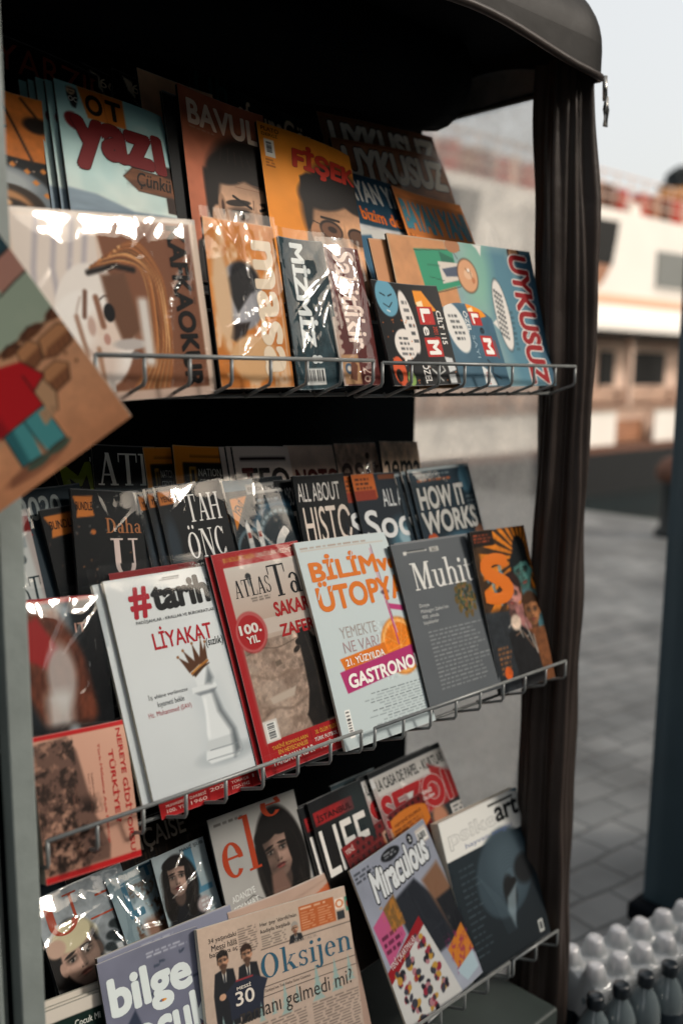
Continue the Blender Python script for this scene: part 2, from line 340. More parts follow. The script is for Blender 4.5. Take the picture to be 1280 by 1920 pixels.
def film_mat(name, tint=(.93, .95, .96), rough=.05, strength=.07, scale=14, haze=.0, gain=1.0):
    m = bpy.data.materials.new(name); m.use_nodes = True; n = m.node_tree.nodes; l = m.node_tree.links; n.clear()
    out = n.new('ShaderNodeOutputMaterial'); mix = n.new('ShaderNodeMixShader'); tr = n.new('ShaderNodeBsdfTransparent'); gl = n.new('ShaderNodeBsdfGlossy')
    tr.inputs[0].default_value = (*tint, 1); gl.inputs['Roughness'].default_value = rough
    tc = n.new('ShaderNodeTexCoord'); vo = n.new('ShaderNodeTexVoronoi'); vo.feature = 'SMOOTH_F1'; vo.inputs['Scale'].default_value = scale
    no = n.new('ShaderNodeTexNoise'); no.inputs['Scale'].default_value = scale * .6; no.inputs['Detail'].default_value = 1.5; no.inputs['Distortion'].default_value = 1.2
    mp = n.new('ShaderNodeMapping'); mp.inputs['Scale'].default_value = (1, .38, 1); mp.inputs['Rotation'].default_value = (0, 0, .25)
    l.new(tc.outputs['Object'], mp.inputs['Vector']); l.new(mp.outputs[0], vo.inputs['Vector']); l.new(mp.outputs[0], no.inputs['Vector'])
    ad = n.new('ShaderNodeMath'); ad.operation = 'ADD'; l.new(vo.outputs['Distance'], ad.inputs[0]); l.new(no.outputs['Fac'], ad.inputs[1])
    bp = n.new('ShaderNodeBump'); bp.inputs['Strength'].default_value = strength; bp.inputs['Distance'].default_value = .012
    l.new(ad.outputs[0], bp.inputs['Height']); l.new(bp.outputs[0], gl.inputs['Normal'])
    ge = n.new('ShaderNodeNewGeometry'); dt = n.new('ShaderNodeVectorMath'); dt.operation = 'DOT_PRODUCT'; l.new(ge.outputs['Incoming'], dt.inputs[0]); l.new(bp.outputs[0], dt.inputs[1])
    ab = n.new('ShaderNodeMath'); ab.operation = 'ABSOLUTE'; l.new(dt.outputs['Value'], ab.inputs[0])      # thin film: the same reflectance from both sides
    om = n.new('ShaderNodeMath'); om.operation = 'SUBTRACT'; om.inputs[0].default_value = 1; om.use_clamp = True; l.new(ab.outputs[0], om.inputs[1])
    pw = n.new('ShaderNodeMath'); pw.operation = 'POWER'; pw.inputs[1].default_value = 5; l.new(om.outputs[0], pw.inputs[0])
    fr = n.new('ShaderNodeMath'); fr.operation = 'MULTIPLY_ADD'; fr.inputs[1].default_value = .92; fr.inputs[2].default_value = .06; l.new(pw.outputs[0], fr.inputs[0])
    mul = n.new('ShaderNodeMath'); mul.operation = 'MULTIPLY_ADD'; mul.inputs[1].default_value = gain; mul.inputs[2].default_value = haze; mul.use_clamp = True
    l.new(fr.outputs[0], mul.inputs[0]); l.new(mul.outputs[0], mix.inputs[0]); l.new(tr.outputs[0], mix.inputs[1]); l.new(gl.outputs[0], mix.inputs[2]); l.new(mix.outputs[0], out.inputs[0])
    return m
M['film'] = film_mat('clear_film')

def mesh_np(name, v, tris=None, quads=None, colors=None, smooth=True):
    me = bpy.data.meshes.new(name); nt_ = 0 if tris is None else len(tris); nq = 0 if quads is None else len(quads)
    me.vertices.add(len(v)); me.vertices.foreach_set('co', np.asarray(v, np.float32).ravel())
    li = np.concatenate([x.ravel() for x in ([quads] if nq else []) + ([tris] if nt_ else [])]).astype(np.int32)
    me.loops.add(len(li)); me.loops.foreach_set('vertex_index', li)
    st = np.concatenate([np.arange(nq) * 4, nq * 4 + np.arange(nt_) * 3]).astype(np.int32)
    me.polygons.add(nq + nt_); me.polygons.foreach_set('loop_start', st)
    me.update(calc_edges=True); me.polygons.foreach_set('use_smooth', np.array([smooth] * nq + [False] * nt_)) 
    if colors is not None:
        a = me.color_attributes.new('Col', 'FLOAT_COLOR', 'POINT'); c = np.ones((len(v), 4), np.float32); c[:, :3] = colors; a.data.foreach_set('color', c.ravel())
    me.validate(); return me

def cover_mesh(name, a, bend, lift=.0005):
    """the painted sheet plus its lettering, bent as one"""
    W, H, We = a.W, a.H, a.We; n0 = a.X.size
    X, Y = a.X.ravel(), a.Y.ravel(); vs = [np.stack([X, H - Y, np.zeros_like(X) + lift], 1)]
    i = np.arange(a.ny)[:, None] * (a.nx + 1) + np.arange(a.nx)[None]; i = i.ravel()
    q = np.stack([i + a.nx + 1, i + a.nx + 2, i + 1, i], 1); cs = [lin(a.C.reshape(-1, 3))]; ts = []; base = n0
    for k, (body, (u0, v0, u1, v1), c, b, f, r, sh, z, tq, b0) in enumerate(a.txt):
        b_ = b0_ = 0; dl, d0 = (0, 0) if f == 'S' else (max(b, 0) * .62, max(b0, 0) * .62)
        v, t = (serif if f == 'S' else glyphs)(body, b_, sh)
        ref = v if b_ == b0_ or f == 'S' else glyphs(body, b0_, sh)[0]
        if not len(t): continue
        (ax, ay), (bx, by) = ref.min(0) - d0, ref.max(0) + d0; zo = np.zeros(len(v))
        if dl > .004:      # heavier letters: the same letter laid down again around a small circle
            n8 = 6 if dl < .03 else 12; n1 = len(v); t = np.concatenate([t + n1 * i8 for i8 in range(n8 + 1)])
            v = np.concatenate([v] + [v + dl * np.array([math.cos(2 * math.pi * i8 / n8), math.sin(2 * math.pi * i8 / n8)]) for i8 in range(n8)]); zo = np.repeat(np.arange(n8 + 1) * 8e-6, n1)
        p = (v - (ax, ay)) / (max(bx - ax, 1e-6), max(by - ay, 1e-6))
        if r == -90: x = u0 * W + p[:, 1] * (u1 - u0) * W; y = H - (v0 + p[:, 0] * (v1 - v0)) * H
        elif r == 90: x = u1 * W - p[:, 1] * (u1 - u0) * W; y = H - (v1 - p[:, 0] * (v1 - v0)) * H
        else: x = (u0 + p[:, 0] * (u1 - u0)) * W; y = H - (v1 - p[:, 1] * (v1 - v0)) * H
        if tq:
            cx, cy = (u0 + u1) / 2 * W, H - (v0 + v1) / 2 * H; g = R(tq); x, y = cx + (x - cx) * math.cos(g) - (y - cy) * math.sin(g), cy + (x - cx) * math.sin(g) + (y - cy) * math.cos(g)
        keep = (x[t] < We - .0005).all(1) & (x[t] > .0003).all(1) & (y[t] > 0).all(1) & (y[t] < H).all(1)
        t = t[keep]
        if not len(t): continue
        vs.append(np.stack([x, y, lift + .0003 + .00014 * z + zo], 1)); cs.append(np.repeat(lin(c)[None], len(v), 0))
        ts.append(t + base); base += len(v)
    v = np.concatenate(vs); v[:, 2] += bend(v[:, 0], v[:, 1]); v[:, 0] -= We / 2
    return mesh_np(name, v, np.concatenate(ts) if ts else None, q, np.concatenate(cs))

def block_mesh(name, W, H, th, bend, inset=.0008):
    """page block: bent slab behind the cover; the spine side is the second material"""
    nx, ny = 10, 12; x, y = np.meshgrid(np.linspace(0, W, nx + 1), np.linspace(inset, H - inset, ny + 1)); x, y = x.ravel(), y.ravel()
    b = bend(x, y); n = len(x); v = np.concatenate([np.stack([x - W / 2, y, b], 1), np.stack([x - W / 2, y, b - th], 1)])
    id_ = lambda i, j: j * (nx + 1) + i; q = []; mi = []
    for j in range(ny):
        for i in range(nx):
            a, c, d, e = id_(i, j), id_(i + 1, j), id_(i + 1, j + 1), id_(i, j + 1); q += [(a, c, d, e), (n + a, n + e, n + d, n + c)]; mi += [0, 1]
    for i in range(nx):
        for j, f in ((0, 1), (ny, 0)):
            a, c = id_(i, j), id_(i + 1, j); q.append((a, n + a, n + c, c) if f else (a, c, n + c, n + a)); mi.append(0)
    for j in range(ny):
        for i, f in ((0, 1), (nx, 0)):
            a, c = id_(i, j), id_(i, j + 1); q.append((a, c, n + c, n + a) if f else (a, n + a, n + c, c)); mi.append(1 if i == 0 else 0)
    me = mesh_np(name, v, None, np.array(q), smooth=False); me.polygons.foreach_set('material_index', np.array(mi, np.int32)); return me

def film_mesh(name, W, H, bend, seed, amp=.0022, mar=.004, top=.006):
    g = np.random.default_rng(seed); nx, ny = 70, 96
    x, y = np.meshgrid(np.linspace(-mar, W + mar, nx + 1), np.linspace(-mar, H + top, ny + 1)); x, y = x.ravel(), y.ravel()
    G = g.random((40, 40))
    def vn(sx, sy, ox):      # smooth value noise, folded below into sharp-edged creases
        a, b = x / sx + 9 + ox, y / sy + 9 + ox; i, j = np.floor(a).astype(int), np.floor(b).astype(int); p, q = a - i, b - j
        p, q = p * p * (3 - 2 * p), q * q * (3 - 2 * q); h = lambda m, n: G[(j + n) % 40, (i + m) % 40]
        return (h(0, 0) * (1 - p) + h(1, 0) * p) * (1 - q) + (h(0, 1) * (1 - p) + h(1, 1) * p) * q
    rd = lambda n: 1 - np.abs(2 * n - 1)
    z = amp * (.9 * rd(vn(.06, .1, 0)) + .22 * rd(vn(.025, .05, 3)) + .05 * rd(vn(.01, .016, 5)))
    for k in range(15):
        cx, cy, a = g.random() * W, g.random() * H, g.normal(1.35, .6); L = .02 + .07 * g.random(); wd = .0014 + .003 * g.random()
        dx, dy = x - cx, y - cy; d = -dx * math.sin(a) + dy * math.cos(a) + 3 * (dx * math.cos(a)) ** 2 * g.normal(); e = dx * math.cos(a) + dy * math.sin(a)
        z += amp * g.uniform(.15, .9) * np.exp(-np.abs(d) / wd) * np.exp(-(e / L) ** 2)
    edge = np.clip(np.minimum(np.minimum(x, W - x), np.minimum(y, H - y)) / .03, 0, 1); edge = edge * edge * (3 - 2 * edge)
    z = z * (.3 + .7 * edge) + .0012
    v = np.stack([x - W / 2, y, z + bend(np.clip(x, 0, W), np.clip(y, 0, H))], 1)
    i = (np.arange(ny)[:, None] * (nx + 1) + np.arange(nx)[None]).ravel(); q = np.stack([i, i + 1, i + nx + 2, i + nx + 1], 1)
    return mesh_np(name, v, None, q)
# ------------------------------------------------------------------ covers (u to the right, v down, as fractions of the sheet)
def art_yarzip(a):
    a.grad('#15110f', '#0c0c0e'); a.T('YARZIP', .02, .03, 1.05, .17, '#a8482c', b=.0, q=0); a.T('Aylık', .62, .19, .82, .22, '#8a7a6c')
    a.ell(.3, .5, .3, .2, '#3a241a', soft=.6)
def art_wings(a):
    a.grad('#0f1012', '#131416'); a.poly([(.1, .02), (.2, .03), (.24, .12), (.16, .09)], '#cfc4ae'); a.poly([(.42, .03), (.36, .06), (.34, .13), (.4, .1)], '#cfc4ae')
    a.T('66', .2, .035, .36, .09, '#e3d6bd', b=.02); a.line([(.22, .13), (.28, .15), (.34, .13)], 1.2, '#cfc4ae')
def art_beige(a):
    a.grad('#efc29c', '#d8ab88'); a.mottle(30, .12, 3)
    a.em(.065, .043, .0205, .0205, '#4d3a30'); a.em(.065, .043, .0165, .0165, '#c79c7c'); a.line([(.5, .1), (.5, .25)], 4, '#4d3a30'); a.line([(.4, .19), (.62, .14)], 3, '#4d3a30')
def art_teal(a):
    a.grad('#0d1a1c', '#0a1012'); a.T('Uh', .1, .03, .8, .2, '#1f4645', b=.02)
def art_kafasina(a):
    a.grad('#2c3233', '#181c1e'); a.T('KafasınaGör', .03, .04, 1.0, .21, '#fbe3c4', b=.03); a.ell(.5, .5, .4, .25, '#2d3437', soft=.5); a.rect(.0, 0, 1, .018, '#2c302f')
def art_uykbrown(a, c='#b57a58'):
    a.grad(c, '#7d5036'); a.mottle(24, .3, 5, sx=2); a.T('UYKUSUZ', .06, .04, .97, .25, '#fff6e8', b=.085, q=0, o=('#2a1a12', .05)); a.ell(.5, .6, .4, .3, '#8d4b22', soft=.5)
    a.rect(0, 0, 1, .02, '#8a4b20')
def art_space(a):
    a.grad('#e5873a', '#cc7430', 0, .42); a.rect(0, .40, 1.2, 1, '#0c1013'); g = a.rng
    for p in ([(-.05, .13), (.3, .16), (.42, .4)], [(.45, .06), (.62, .2), (.85, .41)], [(.1, .3), (.5, .22)], [(.75, .02), (.95, .12)]): a.line(p, 3.5, '#2a1c14', .9)
    a.mottle(20, .2, 9, a.box(0, 0, 1, .4)); a.ell(.95, .17, .2, .05, '#211813', soft=.4)
    for k in range(26): a.em(g.random() * a.W, (.42 + .5 * g.random()) * a.H, .0012, .0012, '#b9a08c')
    a.ell(.5, .64, .6, .18, '#6d767c', soft=.15); a.ell(.42, .56, .4, .08, '#99a0a2', soft=.6); a.ell(.5, .69, .46, .12, '#2b2017'); a.ell(.42, .7, .36, .09, '#a8794f', soft=.3); a.ell(.5, .72, .25, .06, '#231a14', soft=.4); a.ell(.36, .69, .12, .025, '#d8a878', soft=.5)
    for u, v in ((.55, .445), (.98, .45), (.86, .53), (1.0, .6), (.75, .47)): a.poly([(u - .05, v), (u, v - .02), (u + .05, v), (u, v + .02)], '#c47a34')
def art_yazi(a):
    a.grad('#8fc2c4', '#cfdcd6', 0, .55); a.mottle(60, .10, 4, sx=1.6); a.mottle(45, .25, 8, a.box(0, .05, 1.2, .5, .03), '#e3e8df'); a.mottle(70, .2, 18, None, '#7fb1b6')
    a.poly([(-.1, .5), (.25, .505), (.6, .55), (1.1, .53), (1.2, 1), (-.1, 1)], '#7d8f9c', soft=.004); a.mottle(12, .12, 3, a.box(0, .52, 1.2, 1), sx=4)
    a.poly([(.2, .0), (.63, .0), (.63, .145), (.27, .145)], '#c6732a'); a.line([(.43, 0), (.45, .14)], .8, '#8f4d1b')
    a.T('O', .26, .025, .42, .125, '#16100c', b=.06); a.T('T', .45, .025, .6, .125, '#16100c', b=.06)
    a.poly([(.1, .02), (.19, .02), (.2, .06), (.17, .115), (.13, .11), (.1, .06)], '#17181a'); a.em(.021, .009, .0058, .0055, '#d5b795'); a.rect(.115, .02, .17, .028, '#1a1a1a'); a.rect(.12, .035, .165, .042, '#1a1a1a')
    a.T('OC', .11, .062, .19, .085, '#ded9cd'); a.T('yaz', .1, .145, .86, .40, '#6d1519', b=.085, z=2, o=('#3f0d10', .02)); a.T('l', .86, .13, .98, .335, '#6d1a1c', b=.09, z=2)
    a.em(.021, .049, .014, .011, '#6d1519', rot=20)
    a.T('çizgili özel sayı', .45, .15, .79, .185, '#1a1513', b=.03)
    a.poly([(.53, .385), (.63, .33), (1.1, .34), (1.1, .44), (.66, .44)], '#6a4128'); a.mottle(5, .35, 6, a.box(.55, .33, 1.1, .44), sx=5); a.line([(.53, .385), (.63, .33), (1.1, .34)], 1.2, '#2a170d'); a.line([(.53, .385), (.66, .44), (1.1, .44)], 1.2, '#2a170d')
    a.T('Çünkü', .66, .345, 1.0, .43, '#120b07', b=.015, sh=.2); a.rect(.93, .28, 1.1, .34, '#2b1a12'); a.rect(.93, .44, 1.1, .52, '#2b1a12')
    a.T('Gerçeği', .72, .55, 1.05, .6, '#12161a', b=.02, f='S')
def art_bavul(a):
    a.grad('#b0664a', '#b8694a'); a.mottle(40, .16, 2); a.T('BAVUL', .09, .055, 1.0, .19, '#f3dcc8', b=.05, z=1); a.fine(.1, .195, .5, .21, 1, '#c9a893', .5)
    a.rect(.22, .4, .5, .75, '#1b1310', soft=.006); a.poly([(.05, .8), (.3, .7), (.6, .66), (1.2, .8), (1.2, 1), (0, 1)], '#1a1513', soft=.004)
    a.face(.88, .6, .17, '#c49a7c', '#18120f', tilt=-6, side=-1, shade=.55, mouth='#5a3328'); a.ell(.66, .33, .28, .07, '#15100d', rot=-16, soft=.25); a.ell(.98, .31, .2, .07, '#15100d', rot=14, soft=.25); a.ell(.42, .58, .05, .07, '#a07a60', soft=.2); a.ell(.43, .58, .02, .04, '#4a3024', soft=.4)
    for k in range(5): a.line([(.5 + .08 * k, .24 + .01 * k), (.46 + .1 * k, .33)], 1.4, '#3a2c24', .6)
    a.line([(.58, .505), (.8, .545)], 4, '#120c0a'); a.line([(.92, .545), (1.08, .51)], 4, '#120c0a'); a.line([(.62, .45), (1.05, .44)], 1, '#7b5743', .8); a.line([(.66, .42), (1.0, .415)], 1, '#7b5743', .7); a.line([(.84, .5), (.83, .55)], 1.2, '#5a3d2e'); a.line([(.6, .6), (.72, .62)], 1.2, '#7b5743', .8); a.line([(.74, .66), (.68, .74)], 1.4, '#6b4a38', .7)
def art_fisek(a):
    a.grad('#f0962a', '#e08420'); a.mottle(50, .07, 3); a.T('PLATO', .03, .02, .2, .045, '#5b2410', b=.02); a.T('DERGİ', .03, .05, .18, .073, '#5b2410', b=.02); a.rect(.045, .09, .14, .19, '#e9e2d4'); a.bars(.055, .1, .13, .175, True); a.fine(.04, .2, .13, .25, 3, '#5b2410', .6)
    a.T('FİŞEK', .3, .06, 1.02, .235, '#b82d1a', b=.07, sh=.08, o=('#5a1208', .02))
    a.poly([(.36, .25), (.44, .22), (.95, .24), (1.05, .34), (.5, .36), (.47, .55), (.5, .8), (.44, .8), (.38, .55)], '#141010', soft=.004); a.face(.8, .56, .17, '#cf9a72', '#171210', tilt=-6, side=1, shade=.3, mouth='#6a3325', brow=0); a.ell(.62, .3, .24, .06, '#141010', rot=-8, soft=.2); a.ell(.9, .29, .2, .06, '#141010', soft=.2); a.ell(.46, .56, .05, .06, '#b07c58', soft=.2)
    a.ell(.64, .515, .13, .055, '#1a1412', soft=.15); a.ell(.64, .52, .115, .047, '#6d4a36', soft=.2); a.ell(.65, .512, .05, .018, '#2a1a14', soft=.4); a.ell(.95, .51, .12, .05, '#1a1412', soft=.15); a.ell(.95, .515, .105, .043, '#5d4030', soft=.2); a.line([(.44, .49), (.52, .5)], 1.6, '#1a1412'); a.line([(.54, .455), (.74, .45)], 4, '#1a1210')
    a.ell(.5, .7, .14, .12, '#2a1e18', a=.6, soft=.8)
def art_bayanb(a):
    a.grad('#2a5470', '#1f4459', 0, .4); a.mottle(40, .2, 3); a.T('BAYAN YANI', .04, .05, 1.15, .22, '#eef0ec', b=.06, sh=.05); a.T('bizim dergi', .22, .27, 1.0, .4, '#f07a24', b=.04, q=-3)
    a.poly([(0, .45), (.4, .42), (1.3, .5), (1.3, 1), (0, 1)], '#c9c9c4', soft=.003); a.face(.62, .72, .09, '#c79b80', '#2a1713', tilt=-12, long=.7); a.poly([(.0, .5), (.25, .47), (.35, .9), (0, .95)], '#38607a', soft=.004)
def art_bayano(a):
    a.grad('#e88a40', '#d0742c'); a.rect(.03, .06, .97, .36, '#a06030', .5); a.T('BAYAN YANI', .04, .09, .97, .32, '#3f7f90', b=.07, o=('#2c5a66', .015)); a.rect(.0, .4, 1, .42, '#7b3d15', .5); a.T('Rakamsız', .04, .36, .3, .41, '#3a2113'); a.fine(.35, .36, .95, .41, 1, '#3a2113', .6); a.rect(.88, .36, .97, .41, '#2a4450')
def art_kafka(a):
    a.grad('#e2cbb8', '#d6b8a2'); a.rect(.02, .035, .955, .95, '#dcc4b2'); a.poly([(.42, .035), (.955, .035), (.955, .95), (.36, .95), (.5, .6)], '#7d4f38', soft=.004)
    a.rect(.02, .035, .42, .95, '#e0d0c4'); 
    for k, x in enumerate((.1, .19, .27, .34)): a.line([(x + .05, .03), (x, .3), (x - .03 + .04 * k, .6)], 5, '#9a94a0', .7, soft=.006)
    a.ell(.36, .6, .2, .33, '#eadfd6', soft=.06); a.ell(.33, .66, .2, .25, '#f0e7df', soft=.1)
    for k in range(46):
        t = k / 45; q = a.rng.uniform(-.012, .012)
        a.curve([(.37 + .2 * t + q, .3 - .14 * t), (.52 + .14 * t, .16 + .1 * (1 - t) + q), (.64 + .12 * t, .3 + .04 * t), (.67 + .1 * t + q, .55 + .05 * t), (.62 + .14 * t, .78), (.52 + .2 * t, .94)], 2.4, ['#b87240', '#5a3320', '#cf8a52', '#8a5230', '#e0a870', '#3a2218', '#a8683c'][k % 7], .85)
    a.ell(.45, .62, .12, .1, '#d8b8a4', soft=.8, a=.6); a.ell(.36, .8, .1, .1, '#c9aa98', soft=.8, a=.6); a.curve([(.3, .45), (.27, .55), (.29, .68), (.35, .78)], 2, '#a58c80', .7, soft=.003); a.ell(.41, .67, .018, .03, '#b98a7c', soft=.4); a.ell(.34, .6, .02, .05, '#c2a294', soft=.5); a.curve([(.4, .46), (.43, .44), (.47, .46)], 1.6, '#2a1a14'); a.curve([(.51, .71), (.55, .69), (.59, .72)], 1.6, '#3a2a22')
    a.line([(.36, .32), (.5, .28), (.6, .3)], 6, '#16110f', soft=.004); a.poly([(.42, .33), (.55, .31), (.6, .62), (.5, .72), (.44, .5)], '#6a4734', soft=.006)
    a.line([(.38, .45), (.4, .6)], 7, '#8a5f49', soft=.003); a.line([(.33, .42), (.31, .55)], 5, '#6d4838', soft=.003); a.line([(.27, .55), (.3, .75)], 5, '#9b755f', soft=.004); a.line([(.36, .72), (.37, .93)], 5, '#a2775c', soft=.004)
    a.ell(.44, .53, .03, .05, '#0e0d0f'); a.ell(.55, .76, .03, .022, '#77706e'); a.ell(.53, .7, .09, .03, '#b9aea8', soft=.4)
    a.rect(.6, .45, .655, .82, '#d7cdc5', soft=.008)
    a.rect(.8, .035, .955, .95, '#7a4c36', .9, soft=.004); a.T('KAFKAOKUR', .815, .045, .925, .955, '#100d0c', b=.075, r=-90); a.fine(.93, .2, .94, .5, 4, '#20160f', .5)
    a.rect(0, .955, 1, 1, '#c5a897'); a.rect(0, 0, 1, .03, '#d8c9bd')
def art_masa(a):
    a.grad('#d98742', '#c97632'); a.mottle(30, .16, 7); a.mottle(26, .9, 21, a.box(0, 0, .95, 1, .01), '#ecc6a2', sx=.6); a.ell(.42, .45, .3, .2, '#8d8a8e', soft=.1); a.ell(.5, .33, .2, .09, '#1c1b1e', rot=20, soft=.3); a.ell(.4, .5, .22, .1, '#a5a2a5', soft=.4); a.poly([(.2, .36), (.5, .27), (.6, .4), (.35, .55)], '#2a2829', soft=.004)  # the peach mottle paints the film's reflections into the print
    a.poly([(.25, .62), (.5, .6), (.35, .75), (.2, .7)], '#2d2320', soft=.003); a.ell(.5, .82, .32, .14, '#d9a877', soft=.2); a.T('masa', .63, .1, .93, .93, '#f0d9bd', b=.05, r=-90); a.rect(.95, .1, .965, .93, '#e2c6a6', .7); a.ell(.16, .45, .12, .3, '#dcb58f', soft=.5)
def art_mizmiz(a):
    a.grad('#22343a', '#2b3f45'); a.mottle(16, .35, 3, sx=.5); a.T('MİZMİZ', .38, .03, .98, .72, '#e6e8e5', b=.07, r=-90); a.T('8', .62, .77, .98, .83, '#cfd2d0', b=.03, r=-90); a.bars(.35, .86, .98, .97, seed=5)
def art_sabit(a):
    a.rect(0, 0, 2, 1, '#bfa08f'); a.poly([(.1, 0), (1.2, 0), (1.2, 1), (.1, 1)], '#5c2522'); a.mottle(12, .12, 4)
    for k in range(15): a.ell(.09, .03 + k * .066, .07, .02, '#c4a797')
    a.T('Sabitfikir', .32, .03, .93, .74, '#e6c9ba', b=.04, r=-90); a.T('126', .58, .83, .93, .98, '#c09a8b', b=0, r=-90); a.fine(.2, .1, .3, .5, 5, '#b58d7e', .5)
    a.rect(.05, .78, .5, .99, '#b98b62'); a.ell(.2, .88, .1, .04, '#35506a'); a.ell(.2, .88, .05, .02, '#d8cabb'); a.poly([(.3, .8), (.45, .86), (.36, .97), (.2, .95)], '#6c3a24')
def art_lemanb(a):
    a.grad('#0b0d10', '#111417'); a.ell(.19, .16, .17, .18, '#5d93a8'); a.line([(.1, .12), (.17, .14)], 2, '#0c1216'); a.line([(.22, .14), (.28, .12)], 2, '#0c1216'); a.line([(.12, .22), (.2, .25), (.26, .2)], 1.6, '#0c1216'); a.line([(.16, .28), (.2, .29)], 2, '#d3d6d2')
    a.ell(.46, .38, .09, .31, '#d9d2cb', rot=-7); a.ell(.33, .6, .17, .15, '#d9d2cb', rot=-10); a.poly([(.26, .7), (.34, .68), (.25, .82)], '#d9d2cb')
    for k in range(6): a.fine(.405 + .012 * k, .16 + .075 * k, .5 + .012 * k, .22 + .075 * k, 1, '#22262a', .8, k)
    for k in range(4): a.fine(.24, .52 + .05 * k, .43, .565 + .05 * k, 1, '#22262a', .8, k + 9)
    a.poly([(.62, .06), (.75, .06), (.9, .26), (.74, .28), (.62, .2)], '#e08a1e'); a.poly([(.63, .18), (.72, .16), (.73, .3), (.64, .3)], '#f0d9b0'); a.rect(.62, .22, .84, .40, '#b11f1c'); a.T('L', .66, .24, .8, .38, '#ece6df', b=.07, r=-90); a.T('e', .64, .42, .72, .51, '#ddd8d2', b=.03, r=-90); a.rect(.63, .53, .86, .72, '#b11f1c'); a.T('M', .66, .555, .83, .7, '#ece6df', b=.07, r=-90)
    a.T('CİLT 115', .88, .26, .97, .6, '#dedad4', b=.035, r=-90); a.T('2021 / 8-12', .79, .42, .85, .62, '#c23b24', b=.01, r=-90); a.T('ÖZEL', .5, .78, .62, .98, '#d6d3ce', b=.035, r=-90)
    for k in range(34): a.em(a.rng.uniform(.04, .98) * a.W, a.rng.uniform(.35, .98) * a.H, .0012, .001, '#b7622a')
    a.line([(.66, .8), (.78, .78), (.82, .86), (.72, .9), (.64, .84), (.76, .96)], 2, '#c9c9c4'); a.poly([(.86, .72), (.96, .74), (.98, .86), (.88, .88)], '#c4c6c5'); a.poly([(.86, .9), (.95, .9), (.95, .99), (.86, .99)], '#c4c6c5'); a.ell(.14, .86, .1, .14, '#c4502c'); a.ell(.12, .9, .05, .06, '#20150f'); a.ell(.3, .93, .06, .07, '#7d9b52')
def art_lemanz(a):
    a.grad('#41657a', '#375869'); a.mottle(30, .1, 2)
    for k in range(12): a.em((.1 + .075 * k) * a.W, (.05 + .02 * (k % 3)) * a.H, .006, .006, '#52778b'); a.em((.1 + .075 * k) * a.W, (.05 + .02 * (k % 3)) * a.H, .004, .004, '#41657a')
    a.ell(.24, .38, .19, .27, '#d6d3cd', rot=-8)
    for k in range(5): a.fine(.13 + .01 * k, .23 + .06 * k, .33 + .01 * k, .285 + .06 * k, 1, '#20262a', .85, k)
    a.T('ÖZEL', .43, .2, .52, .43, '#d6d9d8', b=.035, r=-90); a.T('SAYI', .47, .46, .53, .7, '#8fa9b5', b=0, r=-90)
    a.poly([(.54, .06), (.7, .05), (.93, .24), (.75, .27), (.55, .2)], '#e08a1e'); a.poly([(.56, .17), (.66, .15), (.67, .28), (.57, .28)], '#f0d9b0'); a.rect(.55, .2, .78, .35, '#b11f1c'); a.T('L', .59, .22, .74, .335, '#ece6df', b=.07, r=-90); a.T('e', .68, .37, .77, .44, '#16222a', b=.04, r=-90); a.rect(.64, .46, .9, .68, '#b11f1c'); a.T('M', .68, .485, .86, .66, '#ece6df', b=.07, r=-90); a.rect(.92, .5, .96, .7, '#8b3a34', .7)
    a.line([(.66, .72), (.74, .78), (.7, .86), (.86, .92)], 2.6, '#14202a'); a.poly([(.5, .78), (.66, .85), (.74, .99), (.5, .99)], '#cfd1cf'); a.T('CİLT 17', .55, .85, .62, .98, '#b1301f', b=.03, r=-90)
